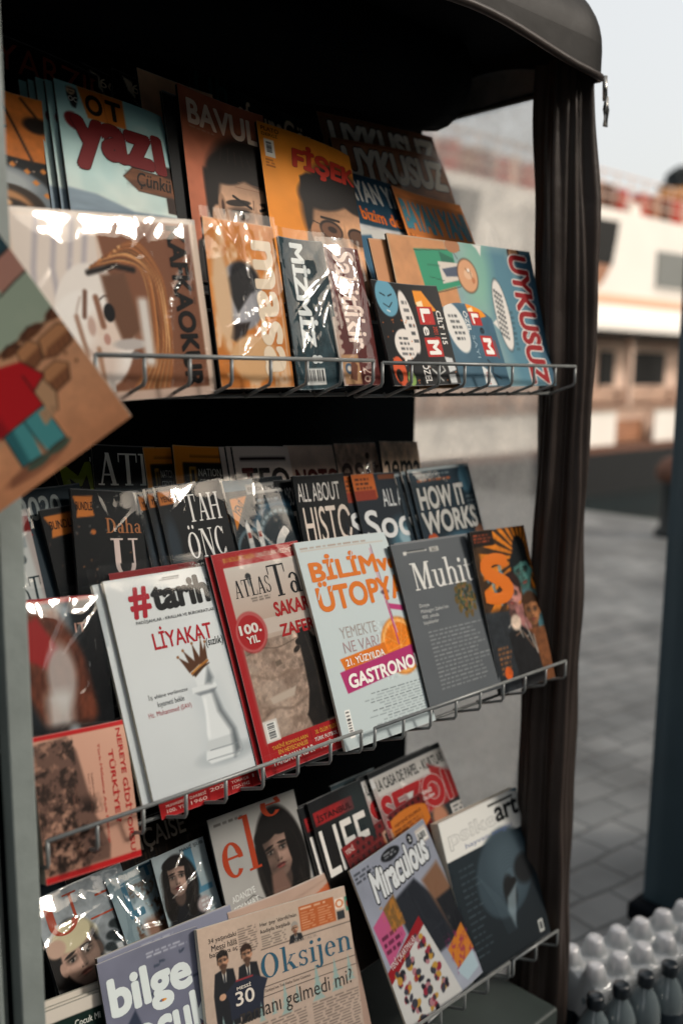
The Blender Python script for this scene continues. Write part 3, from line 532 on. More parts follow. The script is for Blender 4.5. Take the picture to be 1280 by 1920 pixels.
def art_uyku(a):
    a.grad('#8da7a6', '#6f8f97', 0, 1); a.poly([(0, 0), (.36, 0), (.44, 1), (0, 1)], '#c0885c', soft=.006); a.mottle(25, .1, 2, a.box(0, 0, .45, 1, .01)); a.poly([(.52, 0), (.8, 0), (1, .8), (1, 1), (.72, 1)], '#517c8d', soft=.03); a.poly([(.84, 0), (1.1, 0), (1.1, 1), (.96, 1)], '#37586c', soft=.02); a.ell(.55, .2, .1, .3, '#7fb09a', rot=10, soft=.9, a=.8)
    a.poly([(0.15, 0.08), (0.4, 0.06), (0.42, 0.3), (0.18, 0.38)], '#2f8d6b', soft=.0025); a.poly([(0.31, 0.08), (0.4, 0.12), (0.4, 0.28), (0.33, 0.28)], '#1f6650', soft=.002); a.poly([(0.29, 0.15), (0.43, 0.15), (0.44, 0.26), (0.3, 0.3)], '#d0c6bb'); a.poly([(0.31, 0.2), (0.42, 0.17), (0.43, 0.24), (0.33, 0.25)], '#4b5568'); a.line([(0.15, 0.09), (0.4, 0.06), (0.43, 0.12)], 1, '#1c2a25'); a.line([(0.18, 0.38), (0.3, 0.35), (0.42, 0.31)], 1, '#1c2a25'); a.line([(0.22, 0.18), (0.3, 0.18)], 1, '#174a3a'); a.line([(0.22, 0.26), (0.31, 0.28)], 1, '#174a3a')
    a.em(.48 * a.W, .23 * a.H, .026, .028, '#33231b'); a.em(.48 * a.W, .23 * a.H, .0245, .0265, '#cf9a73'); a.em(.485 * a.W, .22 * a.H, .011, .008, '#d9b08f'); a.line([(0.47, 0.18), (0.49, 0.21)], .9, '#33231b'); a.line([(0.5, 0.19), (0.51, 0.28)], .9, '#33231b'); a.ell(.49, .19, .008, .012, '#e9e2da'); a.ell(.515, .26, .012, .02, '#b5744e'); a.poly([(0.36, -0.09), (0.44, -0.09), (0.46, 0.06), (0.38, 0.07)], '#8a5c40', soft=.002); a.ell(.41, .03, .05, .05, '#a5714e')
    a.poly([(.55, .0), (.62, .0), (.6, .08), (.58, .03)], '#d6d3cd'); a.ell(.685, .49, .055, .26, '#1f2c33', rot=-5); a.ell(.685, .49, .052, .252, '#dbd6cf', rot=-5); a.poly([(.63, .52), (.64, .6), (.6, .55)], '#dbd6cf')
    for k in range(4): a.fine(.645 + .015 * k, .3 + .012 * k, .66 + .015 * k, .64 + .012 * k, 9, '#20262a', .8, k + 2, .05)
    a.T('UYKUSUZ', .805, .04, .955, .99, '#8f1d22', b=.075, r=-90, sh=.05, o=('#ded8d2', .06)); a.ell(.86, .03, .05, .06, '#3a2a22'); a.ell(.86, .03, .035, .045, '#b98a68'); a.ell(.52, .93, .05, .05, '#d3a07a'); a.fine(.74, .45, .77, .75, 8, '#24343c', .5)
def art_uykuc(a): art_uyku(a); a.rect(0, 0, 2, 1, '#b9825a', .75)
def art_yellow(a): a.grad('#0f1210', '#0c0f0f'); a.T('M', .1, .05, .9, .22, '#6d7c1e', b=.05, q=-8)
def art_atl(a):
    a.grad('#11161a', '#0d1114'); a.T('ATLAS', .08, .04, 1.9, .2, '#e0e2dc', f='S'); a.rect(.06, .235, 2, .36, '#8f9390'); a.rect(0, .215, 2, .225, '#44545a'); a.T('12 BİN', .68, .25, 1.0, .285, '#191c1f', b=.02); a.rect(0, .36, 2, 1, '#1d2a31')
def art_ng(a):
    a.rect(0, 0, 2, 1, '#e08a24'); a.rect(.16, .09, 2, 1, '#12130f'); a.grad('#171816', '#1c1512', .09, 1, .16, 3); a.rect(.3, .05, 2, .06, '#8a5210')
    a.rect(.27, .11, .4, .23, '#b78a2e'); a.rect(.3, .125, .37, .215, '#131412'); a.T('NATIONAL', .44, .12, .98, .16, '#c9cac2', b=0); a.T('GEOGRAPHIC', .44, .175, 1.05, .215, '#c9cac2', b=0); a.T('TRAVEL', .34, .25, 1.2, .37, '#c2401c', b=.05)
def art_teo(a):
    a.grad('#f2e4dc', '#e0d0c8'); a.T('TEO', .1, .12, .97, .27, '#1d1517', b=.05); a.rect(.1, .06, .95, .08, '#2a1f20'); a.T('T', .1, .12, .3, .27, '#5e211f', b=.05, z=2); a.rect(.1, .3, .95, .31, '#5a4a48', .6)
def art_notos(a):
    a.grad('#e6cdbd', '#d2b8a8'); a.mottle(30, .1, 2); a.T('NOTOS', .14, .14, 1.1, .27, '#5a2420', b=.08); a.rect(.05, .3, 1.2, .8, '#3d5560')
def art_osik(a): a.grad('#cfae9a', '#b5967f'); a.mottle(15, .4, 3, sx=.5); a.T('esin', .06, .06, 1.1, .28, '#3a2420', b=.02, sh=.15)
def art_sinema(a): a.grad('#d8bfa8', '#bfa590'); a.mottle(15, .35, 5, sx=.5); a.T('sinema', -.3, .07, .98, .26, '#181b1c', b=.025, sh=.12)
def art_2020(a): a.grad('#1b2d38', '#16242d'); a.T('2020', .08, .04, .88, .16, '#9aa3a3', b=.03); a.T('RA', .0, .18, .25, .23, '#8f1f1c', b=.03)
def art_bottle(a):
    a.grad('#b8aeaa', '#a89c98'); a.rect(-1, .03, 2, .1, '#7a1b1b'); a.T('RA', .45, .04, .8, .09, '#c8b9b4', b=.03); a.poly([(.55, .1), (.85, .1), (.92, .3), (1.05, .62), (.45, .62), (.5, .3)], '#c8cac8', soft=.004); a.rect(.55, .1, .84, .17, '#9ba3a5'); a.ell(.7, .22, .07, .02, '#1e2f38'); a.T('İT', .5, .3, .95, .45, '#22343a', f='S'); a.rect(-1, .5, 2, .8, '#8d2420', .9); a.T('Nİ', .2, .5, .95, .68, '#d8cfca', f='S')
def art_bund(a):
    a.grad('#0d0f11', '#0a0c0e')
    for k in range(40): a.em(a.rng.random() * a.W, a.rng.random() * a.H, .0009, .0009, ['#6a4a3a', '#8a8580', '#a56a3a'][k % 3])
    a.poly([(.02, .035), (.33, .03), (.3, .08), (.34, .125), (.06, .135), (.08, .09)], '#c4702c'); a.T('BUNDLE', .06, .06, .31, .1, '#1b0f09', b=.02); a.T('Daha', .5, .13, 1.06, .205, '#a5683f', f='S'); a.T('U', .55, .23, .98, .41, '#d8c2ba', f='S'); a.ell(1.1, .52, .04, .02, '#d8c2ba'); a.ell(.3, .2, .04, .012, '#b5652c'); a.ell(.9, .58, .06, .025, '#c0aaa2')
def art_once(a):
    a.grad('#0e1114', '#0b0d10'); a.poly([(.03, .03), (.26, .03), (.26, .095), (.03, .1)], '#c4702c'); a.T('YENİ', .06, .045, .23, .085, '#1b0f09', b=.025, sh=.15); a.T('TAH', .42, .06, 1.0, .2, '#f0ebe6', f='S'); a.T('ÖNC', .33, .215, .95, .385, '#f0ebe6', f='S'); a.T('Yaptıklarıyla tarihe', .28, .4, 1.15, .435, '#c9c3bd', b=.02); a.ell(.12, .3, .1, .14, '#26313a', soft=.7)
def art_six(a):
    a.grad('#16232b', '#101a20'); a.rect(.0, 0, .5, .06, '#51788c'); a.rect(.36, .03, 1.3, .085, '#b6b3ae'); a.T('EN ÖNEMLİ BULUŞ', .39, .04, 1.15, .077, '#1a1d20', b=.02); a.poly([(.05, .1), (.34, .09), (.05, .27)], '#cf7a24'); a.T('YENİ', .06, .11, .26, .19, '#1b0f09', b=.03, q=40)
    a.fine(.5, .11, .95, .17, 2, '#8d9a9f', .8)
    for rr, c in ((.062, '#33566a'), (.052, '#0f1a20'), (.05, '#8fa0a5'), (.043, '#15242c')): a.em(.092, .098, rr, rr, c)
    for k in range(14):
        q = R(190 + k * 13); a.line([((.092 + .044 * math.cos(q)) / a.W, (.098 + .044 * math.sin(q)) / a.H), ((.092 + .049 * math.cos(q)) / a.W, (.098 + .049 * math.sin(q)) / a.H)], 1.6, '#15242c')
    a.em(.03, .115, .033, .042, '#7f98a2'); a.em(.03, .115, .03, .039, '#0e171c'); a.T('6', .6, .28, .97, .52, '#d7d2cc', b=.05)
    for x in (.2, .38): a.poly([(x, .25), (x + .04, .22), (x + .07, .25), (x + .08, .42), (x - .01, .42)], '#c9c6c1'); a.ell(x + .035, .45, .07, .04, '#9a3f22', soft=.6); a.rect(x + .01, .29, x + .06, .32, '#8a3426')
    a.ell(.3, .53, .3, .05, '#b9b2aa', soft=.7, a=.7)
def art_hist(a):
    a.grad('#111518', '#0e1215'); a.T('ALL ABOUT', .05, .045, .97, .15, '#c9c6c2', b=.0); a.T('HISTORY', .1, .18, 1.55, .39, '#cfc3b8', b=.0); a.rect(.12, .41, .9, .45, '#a9a29a'); a.ell(.95, .42, .1, .06, '#7a4a3a', soft=.4); a.fine(.15, .415, .85, .445, 1, '#2a2a2a', .8)
def art_soc(a):
    a.grad('#15202a', '#101a21'); a.rect(0, .0, .42, .15, '#b1591f'); a.fine(.05, .02, .38, .1, 3, '#2a1208', .8); a.rect(0, .1, .4, .16, '#7d2a18'); a.T('ALL ABOUT', .5, .1, 1.3, .21, '#bfc3c5', b=-.003); a.T('Soccer', .08, .22, 1.75, .4, '#c9cccd', b=.025); a.rect(.5, .01, 1, .04, '#7a3c1c', .8); a.ell(.75, .45, .25, .15, '#3d6170', soft=.7); a.ell(.78, .4, .12, .05, '#7d9aa5', soft=.5)
def art_how(a):
    a.grad('#182c38', '#0f1a22'); a.mottle(40, .3, 2); a.rect(.0, .0, 1, .02, '#a5adad'); a.T('HOW IT', .06, .12, .8, .265, '#c3c0ba', b=.05, o=('#12191d', .03)); a.T('WORKS', .04, .275, .93, .42, '#c3c0ba', b=.05, o=('#12191d', .03)); a.fine(.1, .035, .75, .055, 1, '#8d9698', .8); a.fine(.1, .065, .75, .095, 1, '#b0592a', .9)
    a.ell(.87, .1, .1, .09, '#4a7183', soft=.4); a.em(.022, .124, .013, .013, '#b5481e'); a.rect(.07, .44, .2, .47, '#d9c2a8', .7); a.ell(.55, .5, .25, .08, '#38596a', soft=.6); a.ell(.93, .46, .09, .06, '#8d5f4a', soft=.5); a.fine(.82, .2, .98, .38, 6, '#a9b0b2', .6)
def art_horse(a):
    a.grad('#26323a', '#0e1114', 0, .8); a.rect(-.2, 0, 2, .025, '#9c1c1e'); a.rect(-.1, .03, .7, .16, '#a8aeb0', .7, soft=.01)
    a.poly([(.1, .06), (.5, .05), (.95, .3), (1.0, .5), (.7, .66), (.3, .6), (.0, .4)], '#5e3020', soft=.01); a.mottle(18, .4, 3, a.box(0, .05, 1, .6), sx=.5); a.poly([(.0, .12), (.25, .08), (.5, .22), (.3, .3), (.02, .25)], '#8d1f1e', soft=.006); a.ell(.5, .34, .2, .14, '#b8b0ac', soft=.5, a=.8); a.rect(.25, .4, .6, .56, '#c9c6c2', .8, soft=.015); a.poly([(.0, .55), (1, .55), (1, 1), (0, 1)], '#0d1013', soft=.015); a.ell(.2, .64, .1, .04, '#8a9297', soft=.7); a.ell(.6, .6, .1, .05, '#9aa2a5', soft=.7)
    a.poly([(.72, .03), (2, 0), (2, .6), (1.0, .6)], '#0b0d10', soft=.008); a.T('IT', .76, .12, .92, .16, '#b58a7a', b=0)
def art_nereye(a):
    a.grad('#b98f7b', '#ad8370'); a.rect(0, 0, 2, .035, '#a31a1c'); a.rect(0, .955, 2, 1, '#a31a1c')
    a.poly([(0, .06), (.36, .04), (.44, .15), (.5, .4), (.56, .62), (.68, .85), (.66, .95), (0, .95)], '#5b443b', soft=.004); m = a.box(0, .05, .66, .95)
    a.mottle(9, .75, 3, a.box(0, .05, .4, .95), '#9c7663'); a.mottle(7, .8, 9, a.box(0, .05, .42, .95), '#1d1613'); a.mottle(11, .85, 14, a.box(.1, .5, .6, .95, .015), '#17110f'); a.mottle(5, .6, 17, a.box(0, .45, .32, .95), '#b58b75')
    a.T('NEREYE GİDİYORSUN', .89, .05, .965, 1.02, '#9c1b1e', b=.04, r=-90); a.T('TÜRKİYE ?', .77, .19, .845, .72, '#9c1b1e', b=.04, r=-90); a.T('Türk Milletine Açık Mektup', .655, .13, .69, .84, '#9c2a25', b=.02, r=-90)
    a.T('hakkında', .56, .33, .58, .5, '#5a3a30', r=-90); a.T('Fatih Yılmaz Bey', .52, .33, .54, .6, '#5a3a30', r=-90); a.T('Yayınları', .38, .38, .4, .52, '#5a3a30', r=-90); a.T('2021', .35, .45, .37, .53, '#5a3a30', r=-90)
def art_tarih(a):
    a.grad('#d9dbda', '#cfd2d2'); a.mottle(90, .03, 4)
    a.T('#', .18, .05, .375, .2, '#a8152a', b=.06); a.T('tarih', .385, .035, .965, .18, '#0d0f11', b=.075, z=1); a.rect(.42, .085, .93, .1, '#0d0f11'); a.rect(.53, .026, .7, .03, '#30353a'); a.T('BUGÜNÜ ANLAMAK İÇİN', .5, .03, .69, .043, '#30353a', b=.01); a.T('dergi', .955, .06, .985, .13, '#0d0f11', b=.02, r=90)
    a.T('PADİŞAHLAR - KRALLAR VE BÜROKRATLAR', .2, .205, .97, .229, '#1b1e21', b=.012); a.T('LİYAKAT', .31, .25, .89, .355, '#ad1626', b=.028); a.T('(sızlık)', .8, .35, .98, .4, '#14171a', b=.02, sh=.15)
    a.T('İş ehline verilmezse', .15, .545, .52, .575, '#33363a', b=0); a.T('kıyameti bekle', .22, .585, .47, .618, '#33363a', b=0); a.T('Hz. Muhammed (SAV)', .12, .625, .52, .655, '#a32734', b=.0)
    # chess king: pedestal, body, collar, head and crown
    W = '#dfe1e0'; D = '#8d9295'
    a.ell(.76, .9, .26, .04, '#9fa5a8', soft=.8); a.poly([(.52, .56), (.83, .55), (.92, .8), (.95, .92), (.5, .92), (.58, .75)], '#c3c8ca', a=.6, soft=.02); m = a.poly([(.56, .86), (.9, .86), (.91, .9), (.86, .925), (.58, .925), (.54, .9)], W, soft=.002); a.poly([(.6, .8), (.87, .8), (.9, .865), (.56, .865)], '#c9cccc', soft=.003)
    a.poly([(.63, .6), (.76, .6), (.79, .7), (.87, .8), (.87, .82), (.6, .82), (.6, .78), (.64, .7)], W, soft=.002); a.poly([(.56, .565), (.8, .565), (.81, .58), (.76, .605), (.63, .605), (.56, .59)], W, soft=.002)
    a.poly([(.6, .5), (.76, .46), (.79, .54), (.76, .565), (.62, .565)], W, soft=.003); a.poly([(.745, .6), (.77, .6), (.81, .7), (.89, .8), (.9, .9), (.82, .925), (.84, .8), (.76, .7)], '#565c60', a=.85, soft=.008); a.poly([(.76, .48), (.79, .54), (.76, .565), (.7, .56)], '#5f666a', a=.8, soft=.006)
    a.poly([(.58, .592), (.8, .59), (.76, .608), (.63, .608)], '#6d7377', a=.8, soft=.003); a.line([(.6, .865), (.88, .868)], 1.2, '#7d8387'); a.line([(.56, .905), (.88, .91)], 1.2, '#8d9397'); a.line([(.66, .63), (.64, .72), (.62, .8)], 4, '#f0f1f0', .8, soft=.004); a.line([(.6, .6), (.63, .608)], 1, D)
    a.poly([(.6, .5), (.78, .455), (.75, .475), (.62, .52)], '#3c2412', soft=.002)
    for x, y, tx, ty in ((.61, .475, .5, .41), (.64, .465, .56, .385), (.68, .455, .66, .36), (.72, .45, .755, .34), (.74, .445, .79, .365)): a.poly([(x - .035, y + .02), (tx, ty), (x + .04, y)], '#53301a', soft=.0015); a.em(tx * a.W, ty * a.H, .0019, .0019, '#8a5426')
    a.line([(.595, .5), (.68, .475), (.775, .455)], 3.2, '#a4672a'); a.line([(.6, .51), (.69, .488), (.785, .468)], 1.6, '#4a2a14'); a.line([(.61, .492), (.7, .468)], .9, '#dba65a')
def art_redc(a):
    a.rect(0, 0, 2, 1, '#8e1519'); a.grad('#8e1519', '#a11a1d'); x = .04
    for k, s in enumerate((('ANKARA', 'MUHAREBESİ', '100. YIL'), ('SAKARYA', 'DARBESİ', '1960'), ('ABD ÇEKİLİRKEN', '2021', ''), ('ERMENİ HARFLİ', 'TÜRKÇE', '1727-1942'), ('SON', '11', ''))):
        w = (.23, .2, .22, .22, .12)[k]
        for j, t in enumerate(s):
            if t: a.T(t, x + .02, .925 + .022 * j, x + w - .02, .939 + .022 * j, '#dcb9b0', b=.02)
        x += w; a.rect(x, .9, x + .006, 1, '#5b0c10')
def art_atlas(a):
    a.rect(0, 0, 2, 1, '#a31a1e'); a.rect(.1, .07, 2, .985, '#c2b2a6'); a.grad('#cdc2b8', '#b79f90', .07, .33, .1, 3); a.T('BU BÖLÜM TARİH:', .12, .018, .5, .046, '#c98a2a', b=.01); a.T('UNUTULAN HEZİMET 93 HARBİ', .52, .018, 1.2, .046, '#d8b8a6', b=.01)
    a.T('ATLAS', .16, .135, .6, .215, '#15171a', f='S'); a.T('Tarih', .6, .085, 1.42, .245, '#15171a', f='S'); a.ell(.36, .125, .035, .016, '#2a2c2e'); a.ell(.36, .152, .02, .02, '#8d8b88'); a.fine(.3, .222, .6, .245, 2, '#4d463f', .8, al='c')
    a.T('SAKARYA', .57, .265, 1.2, .335, '#a31a1e', b=.055); a.T('ZAFERİ', .58, .352, 1.07, .43, '#a31a1e', b=.055)
    m = a.box(.1, .33, 3, .86); a.grad('#b49f90', '#8d7466', .4, .86, .1, 3); a.poly([(.1, .42), (.5, .44), (1.4, .4), (1.4, .86), (.1, .86)], '#9c8474', soft=.012); a.mottle(6, .3, 2, a.box(.1, .42, 2, .86)); a.mottle(22, .5, 31, a.box(.1, .42, 2, .86), '#6e584b', sx=2); a.mottle(30, .35, 41, a.box(.1, .4, 2, .86), '#c4b09f', sx=2)
    a.curve([(.12, .47), (.3, .455), (.5, .47), (.75, .45)], 1.6, '#5a493e', .7); a.poly([(.42, .53), (.49, .525), (.505, .548), (.43, .552)], '#6b5a4d', soft=.002); a.curve([(.12, .56), (.35, .6), (.6, .58)], 3, '#6e5a4c', .5, soft=.004); a.poly([(.25, .68), (.6, .66), (.55, .7), (.28, .71)], '#b8a696', soft=.003); a.curve([(.12, .76), (.3, .73), (.5, .75), (.7, .72)], 2.5, '#5f4e43', .6, soft=.004)
    D = '#14100e'; a.poly([(.77, .42), (.9, .4), (.96, .46), (1.12, .5), (1.16, .84), (.72, .86), (.66, .8), (.74, .7), (.76, .6)], D, soft=.003); a.ell(.78, .47, .06, .018, D); a.ell(.72, .5, .05, .012, '#2a211c', rot=-25); a.poly([(.64, .8), (.8, .76), (.78, .86), (.68, .86)], '#1c1613', soft=.004); a.poly([(1.02, .43), (1.12, .42), (1.14, .5), (1.02, .48)], '#211a17', soft=.004); a.line([(.86, .45), (.9, .6), (.86, .78)], 2, '#3a3029', .8, soft=.003); a.line([(.96, .5), (1.0, .66), (.98, .82)], 2, '#382e28', .8, soft=.003); a.ell(.8, .87, .09, .02, '#241b16', soft=.5); a.mottle(8, .4, 5, a.box(.7, .42, 1.2, .86))
    em = a.rect(.1, .86, 3, .985, '#a31a1e'); a.em(.235 * a.W, .375 * a.H, .0275, .0275, '#a31a1e'); a.em(.235 * a.W, .375 * a.H, .0252, .0252, '#d4b7ac'); a.em(.235 * a.W, .375 * a.H, .0243, .0243, '#a31a1e'); a.T('100.', .1, .335, .36, .38, '#ded3cb', b=.06, z=1); a.T('YIL', .16, .39, .31, .425, '#ded3cb', b=.05, z=1)
    a.rect(.1, .77, .27, .865, '#d4cac2'); a.bars(.13, .78, .25, .855, True, 7); a.T('TARİHİ ROMANLARIN', .14, .878, .58, .9, '#d79a3a', b=.02); a.T('EN HEYECANLISI', .2, .906, .56, .926, '#d79a3a', b=.02); a.T('PARDAYANLAR', .12, .935, .62, .968, '#ded3cb', b=.03); a.T('30. ÖLÜM YILDÖNÜMÜ', .68, .876, 1.08, .899, '#d79a3a', b=.02); a.T('TÜRK FUTBOL EFSANESİ', .65, .907, 1.15, .93, '#ded3cb', b=.02); a.T('METİN OKTAY', .7, .937, 1.12, .968, '#ded3cb', b=.03); a.rect(.625, .875, .63, .96, '#6d1013')
def art_bilim(a):
    a.grad('#b6c2c4', '#b1bdbe'); a.rect(.04, .045, .98, .048, '#b58a6e', .7); a.fine(.04, .028, .95, .042, 1, '#8d6c58', .7)
    a.T('BİLİMve', .075, .075, 1.08, .205, '#c86a1a', b=.06); a.T('ÜTOPYA', .08, .205, 1.08, .355, '#c86a1a', b=.06)
    for x0, y0, x1, y1 in ((.27, .12, .31, .1), (.52, .1, .56, .08), (.08, .27, .13, .245), (.22, .24, .27, .225)): a.T('/', x0, y1, x1, y0 + .02, '#b6c2c4', z=3)
    a.T('YEMEKTE', .215, .44, .61, .495, '#9a9490', b=-.012); a.T('NE VAR?', .215, .51, .61, .565, '#9a8486', b=-.008); cx, cy = .845 * a.W, .59 * a.H
    a.em(cx, cy, .043, .043, '#b9611c'); a.em(cx, cy, .0415, .0415, '#d9831f'); a.em(cx, cy, .039, .039, '#e6c79a'); a.em(cx, cy, .0365, .0365, '#d2741a'); a.mottle(4, .16, 3, a.box(.6, .45, 1.1, .74))
    for k in range(9):
        q = R(40 * k + 12); a.line([(cx / a.W, cy / a.H), ((cx + .036 * math.cos(q)) / a.W, (cy + .036 * math.sin(q)) / a.H)], 1, '#dfa860', .6)
    a.line([(.78, .08), (.785, .3), (.84, .52)], 3, '#b98a9c', soft=.002); a.line([(.8, .06), (.81, .3), (.83, .45)], 1.6, '#6d2a48'); a.line([(.8, .26), (.84, .3), (.8, .34)], 3, '#a24a72'); a.poly([(.82, .37), (1.1, .41), (1.1, .44), (.83, .4)], '#a8346c'); a.line([(.8, .36), (.82, .52), (.825, .58)], 2.6, '#a8346c'); a.ell(.815, .31, .05, .012, '#3a2430', a=.7, soft=.5)
    a.poly([(.15, .585), (.66, .555), (.67, .61), (.18, .645)], '#c86a1a'); a.T('21. YÜZYILDA', .2, .58, .63, .622, '#e3ded6', b=.035, z=2, q=2); a.poly([(.12, .645), (1.02, .595), (1.03, .695), (.15, .75)], '#a02a62'); a.T('GASTRONOMİ', .18, .63, 1.13, .72, '#e6dfdb', b=.055, z=2, q=2.5)
    for k in range(12): a.fine(.24 + .1 * (k % 2), .775 + k * .0135, .97, .783 + k * .0135, 1, '#4a5154', .85 if k % 3 == 0 else .5, k, .3, 'r')
    a.bars(.075, .82, .125, .95, True, 8)
def art_muhit(a):
    a.grad('#53585c', '#4e5357'); a.mottle(80, .05, 2); a.T('Muhit', .17, .12, .98, .3, '#cfcfcb', f='S', z=1); a.rect(.13, .055, .44, .063, '#c9c8c2'); a.rect(.13, .055, .17, .075, '#c9c8c2'); a.rect(.18, .05, .42, .058, '#24282b'); a.rect(.48, .045, .6, .075, '#b4b4ae'); a.T('2021', .5, .05, .58, .07, '#2a2d30', b=.02)
    for k, (s, w) in enumerate((('Dosya:', .13), ('Malazgirt Zaferi’nin', .37), ('950. yılında', .22), ('büyüklenler', .2))): a.T(s, .17, .38 + .035 * k, .17 + w, .408 + .035 * k, '#b4b6b4', b=-.005)
    g = a.rng; cx, cy = .8, .4
    for k in range(150):
        q = g.random() * 6.28; rr = g.random() ** .5; u, v = cx + .13 * rr * math.cos(q), cy + .1 * rr * math.sin(q); a.em(u * a.W, v * a.H, g.uniform(.0015, .004), g.uniform(.0015, .005), ['#5b4a22', '#2c3a2a', '#7a5f26', '#1f2a26', '#6b4a2a', '#3f4c2c'][k % 6], g.random() * 180)
    for k in range(10): q = k * .628; a.em((cx + .13 * math.cos(q)) * a.W, (cy + .105 * math.sin(q)) * a.H, .004, .006, '#57461f')
    for k in range(15): a.fine(.2, .55 + k * .0245, .985, .562 + k * .0245, 1, '#a6a9a8', .6, k + 3, .25)
def art_sage(a):
    a.grad('#31363a', '#23272b'); a.poly([(.0, .1), (.5, 0), (1, 0), (1, .55), (0, .5)], '#3a2a1c'); cx, cy = .86 * a.W, .2 * a.H
    for k in range(26):
        q = R(k * 360 / 26); r2 = .16; a.poly([(cx / a.W, cy / a.H), ((cx + r2 * math.cos(q)) / a.W, (cy + r2 * math.sin(q)) / a.H), ((cx + r2 * math.cos(q + .13)) / a.W, (cy + r2 * math.sin(q + .13)) / a.H)], '#c8731f', clip=a.box(.1, 0, 1, .5, .01))
    for k in range(16): a.ell(.1 + .055 * k + .02 * (k % 3), .25 + .05 * (k % 5), .03, .03, '#6d8d95', a=.8)
    a.rect(-.1, 0, .4, .1, '#1a1512'); a.fine(.04, .02, .4, .08, 3, '#a5482a', .8); a.T('S', .06, .15, .6, .47, '#cc6a22', b=.07, z=1); a.T('s', .06, .15, .6, .47, '#cc6a22', b=.0, z=0)
    a.ell(.82, .16, .12, .1, '#15181a', soft=.15); a.face(.8, .3, .06, '#4f8078', '#12181a', tilt=-10, shade=.4); a.face(.55, .42, .055, '#a8736a', '#2a1a18', tilt=15, shade=.5); a.poly([(.55, .5), (.8, .48), (.95, .75), (.6, .8)], '#8d5f5c', soft=.004); a.poly([(.72, .4), (.98, .42), (1.05, .9), (.86, .7)], '#3d5f66', soft=.005); a.face(.84, .55, .05, '#a06a44', '#3a2415', shade=.5)
    a.poly([(.7, .66), (1.0, .66), (1.05, 1), (.7, 1)], '#6b4126', soft=.004); a.poly([(.35, .66), (.55, .6), (.78, .7), (.85, 1), (.4, 1)], '#191a1c', soft=.004)
    for k in range(7): a.line([(.38 + .05 * k, .62 + .03 * (k % 3)), (.5 + .05 * k, .58 + .04 * k), (.6 + .03 * k, .7)], 2, ['#c5bdb2', '#232629', '#8a6a54'][k % 3], .8)
    a.ell(.52, .6, .09, .05, '#c9b3a0', soft=.4); a.fine(.1, .72, .34, .9, 6, '#9c6236', .7); a.em(.035, .243, .011, .011, '#b5501f'); a.mottle(9, .25, 4)
def art_cap(a): a.grad('#1a2a34', '#14212a'); a.T('Çağdaş', .3, .3, .95, .36, '#6f8792')
def art_franc(a):
    a.grad('#1b1613', '#241a12'); a.mottle(14, .3, 3); a.T('FRANÇAISE', .24, .08, .82, .25, '#a09487', b=.02, q=2); a.T('Cogito', .02, .3, .2, .36, '#a9aeb0'); a.fine(.02, .38, .25, .42, 1, '#6f8087')
    for k in range(40): a.line([(.02 + .025 * k, .24), (.02 + .025 * k, .55)], 1.2, ['#5a3a22', '#2a1c14', '#6b4a2c'][k % 3], .6)
def art_vue(a):
    a.grad('#a7adb0', '#82888c', 0, .6); a.mottle(14, .22, 3); a.T('V', -.3, .1, .06, .33, '#9e3f28', f='S'); a.T('U', .06, .06, .62, .36, '#a8442a', f='S', z=1); a.T('E', .7, .0, 1.25, .34, '#a8442a', f='S'); a.poly([(-.1, .84), (1.4, .8), (1.4, 1), (-.1, 1)], '#0d0f11', soft=.004); a.ell(.42, .42, .32, .12, '#cabf9c', soft=.2); a.mottle(6, .3, 2, a.box(.1, .3, .75, .5))
    a.ell(.3, .58, .45, .2, '#15110f', soft=.2); a.poly([(.0, .75), (.9, .72), (1.05, .9), (0, 1)], '#101114', soft=.005); a.face(.42, .56, .07, '#b08d7c', '#15110f', tilt=-8, side=-1, shade=.55, mouth='#7a4a42', hat='#c9bd99'); a.ell(.13, .43, .14, .07, '#c2a08c', soft=.3)
    for u, v in ((.98, .44), (1.1, .5), (.9, .52), (1.2, .48), (1.02, .56), (.84, .6), (1.15, .6)): a.ell(u, v, .08, .035, '#20282a', soft=.5); a.ell(u + .04, v + .03, .05, .03, '#272f30', soft=.6)
def art_mavi(a):
    a.grad('#a3adb0', '#8fa3a8'); a.mottle(20, .1, 3); a.rect(.62, .04, .78, .44, '#4d7f98'); a.rect(.62, .4, 1.0, .45, '#4d7f98'); a.T('MAVİ ŞUBAT', .55, .015, 1.15, .06, '#1b2226', b=.02); a.ell(.42, .3, .34, .25, '#15110f', soft=.15); a.poly([(.0, .62), (.3, .42), (.7, .46), (.85, .7), (.7, 1), (0, 1)], '#15161a', soft=.006); a.face(.38, .24, .048, '#b08d7d', '#15110f', tilt=6, side=1, shade=.55, long=.9, mouth='#6a2c30'); a.ell(.75, .55, .14, .07, '#a99a98', soft=.4); a.fine(.7, .5, 1, .65, 4, '#dfe4e4', .8)
    a.rect(.5, .66, .58, .7, '#cfc8b4')
def art_mavic(a):
    a.grad('#8fa1a6', '#7d9097'); a.T('L', .25, .05, .6, .4, '#43738a', b=.04); a.T('T', .75, .02, 1.1, .12, '#43738a', b=.04); m = a.box(.3, .14, 1.1, .8); a.mottle(8, 1, 3, m, '#4a2f20'); a.mottle(6, .8, 13, m, '#6d4a33'); a.poly([(.38, .3), (.62, .24), (.8, .7), (.5, .75)], '#a9b9bf', soft=.004); a.rect(.5, .45, .85, .9, '#8d6a58', soft=.01)
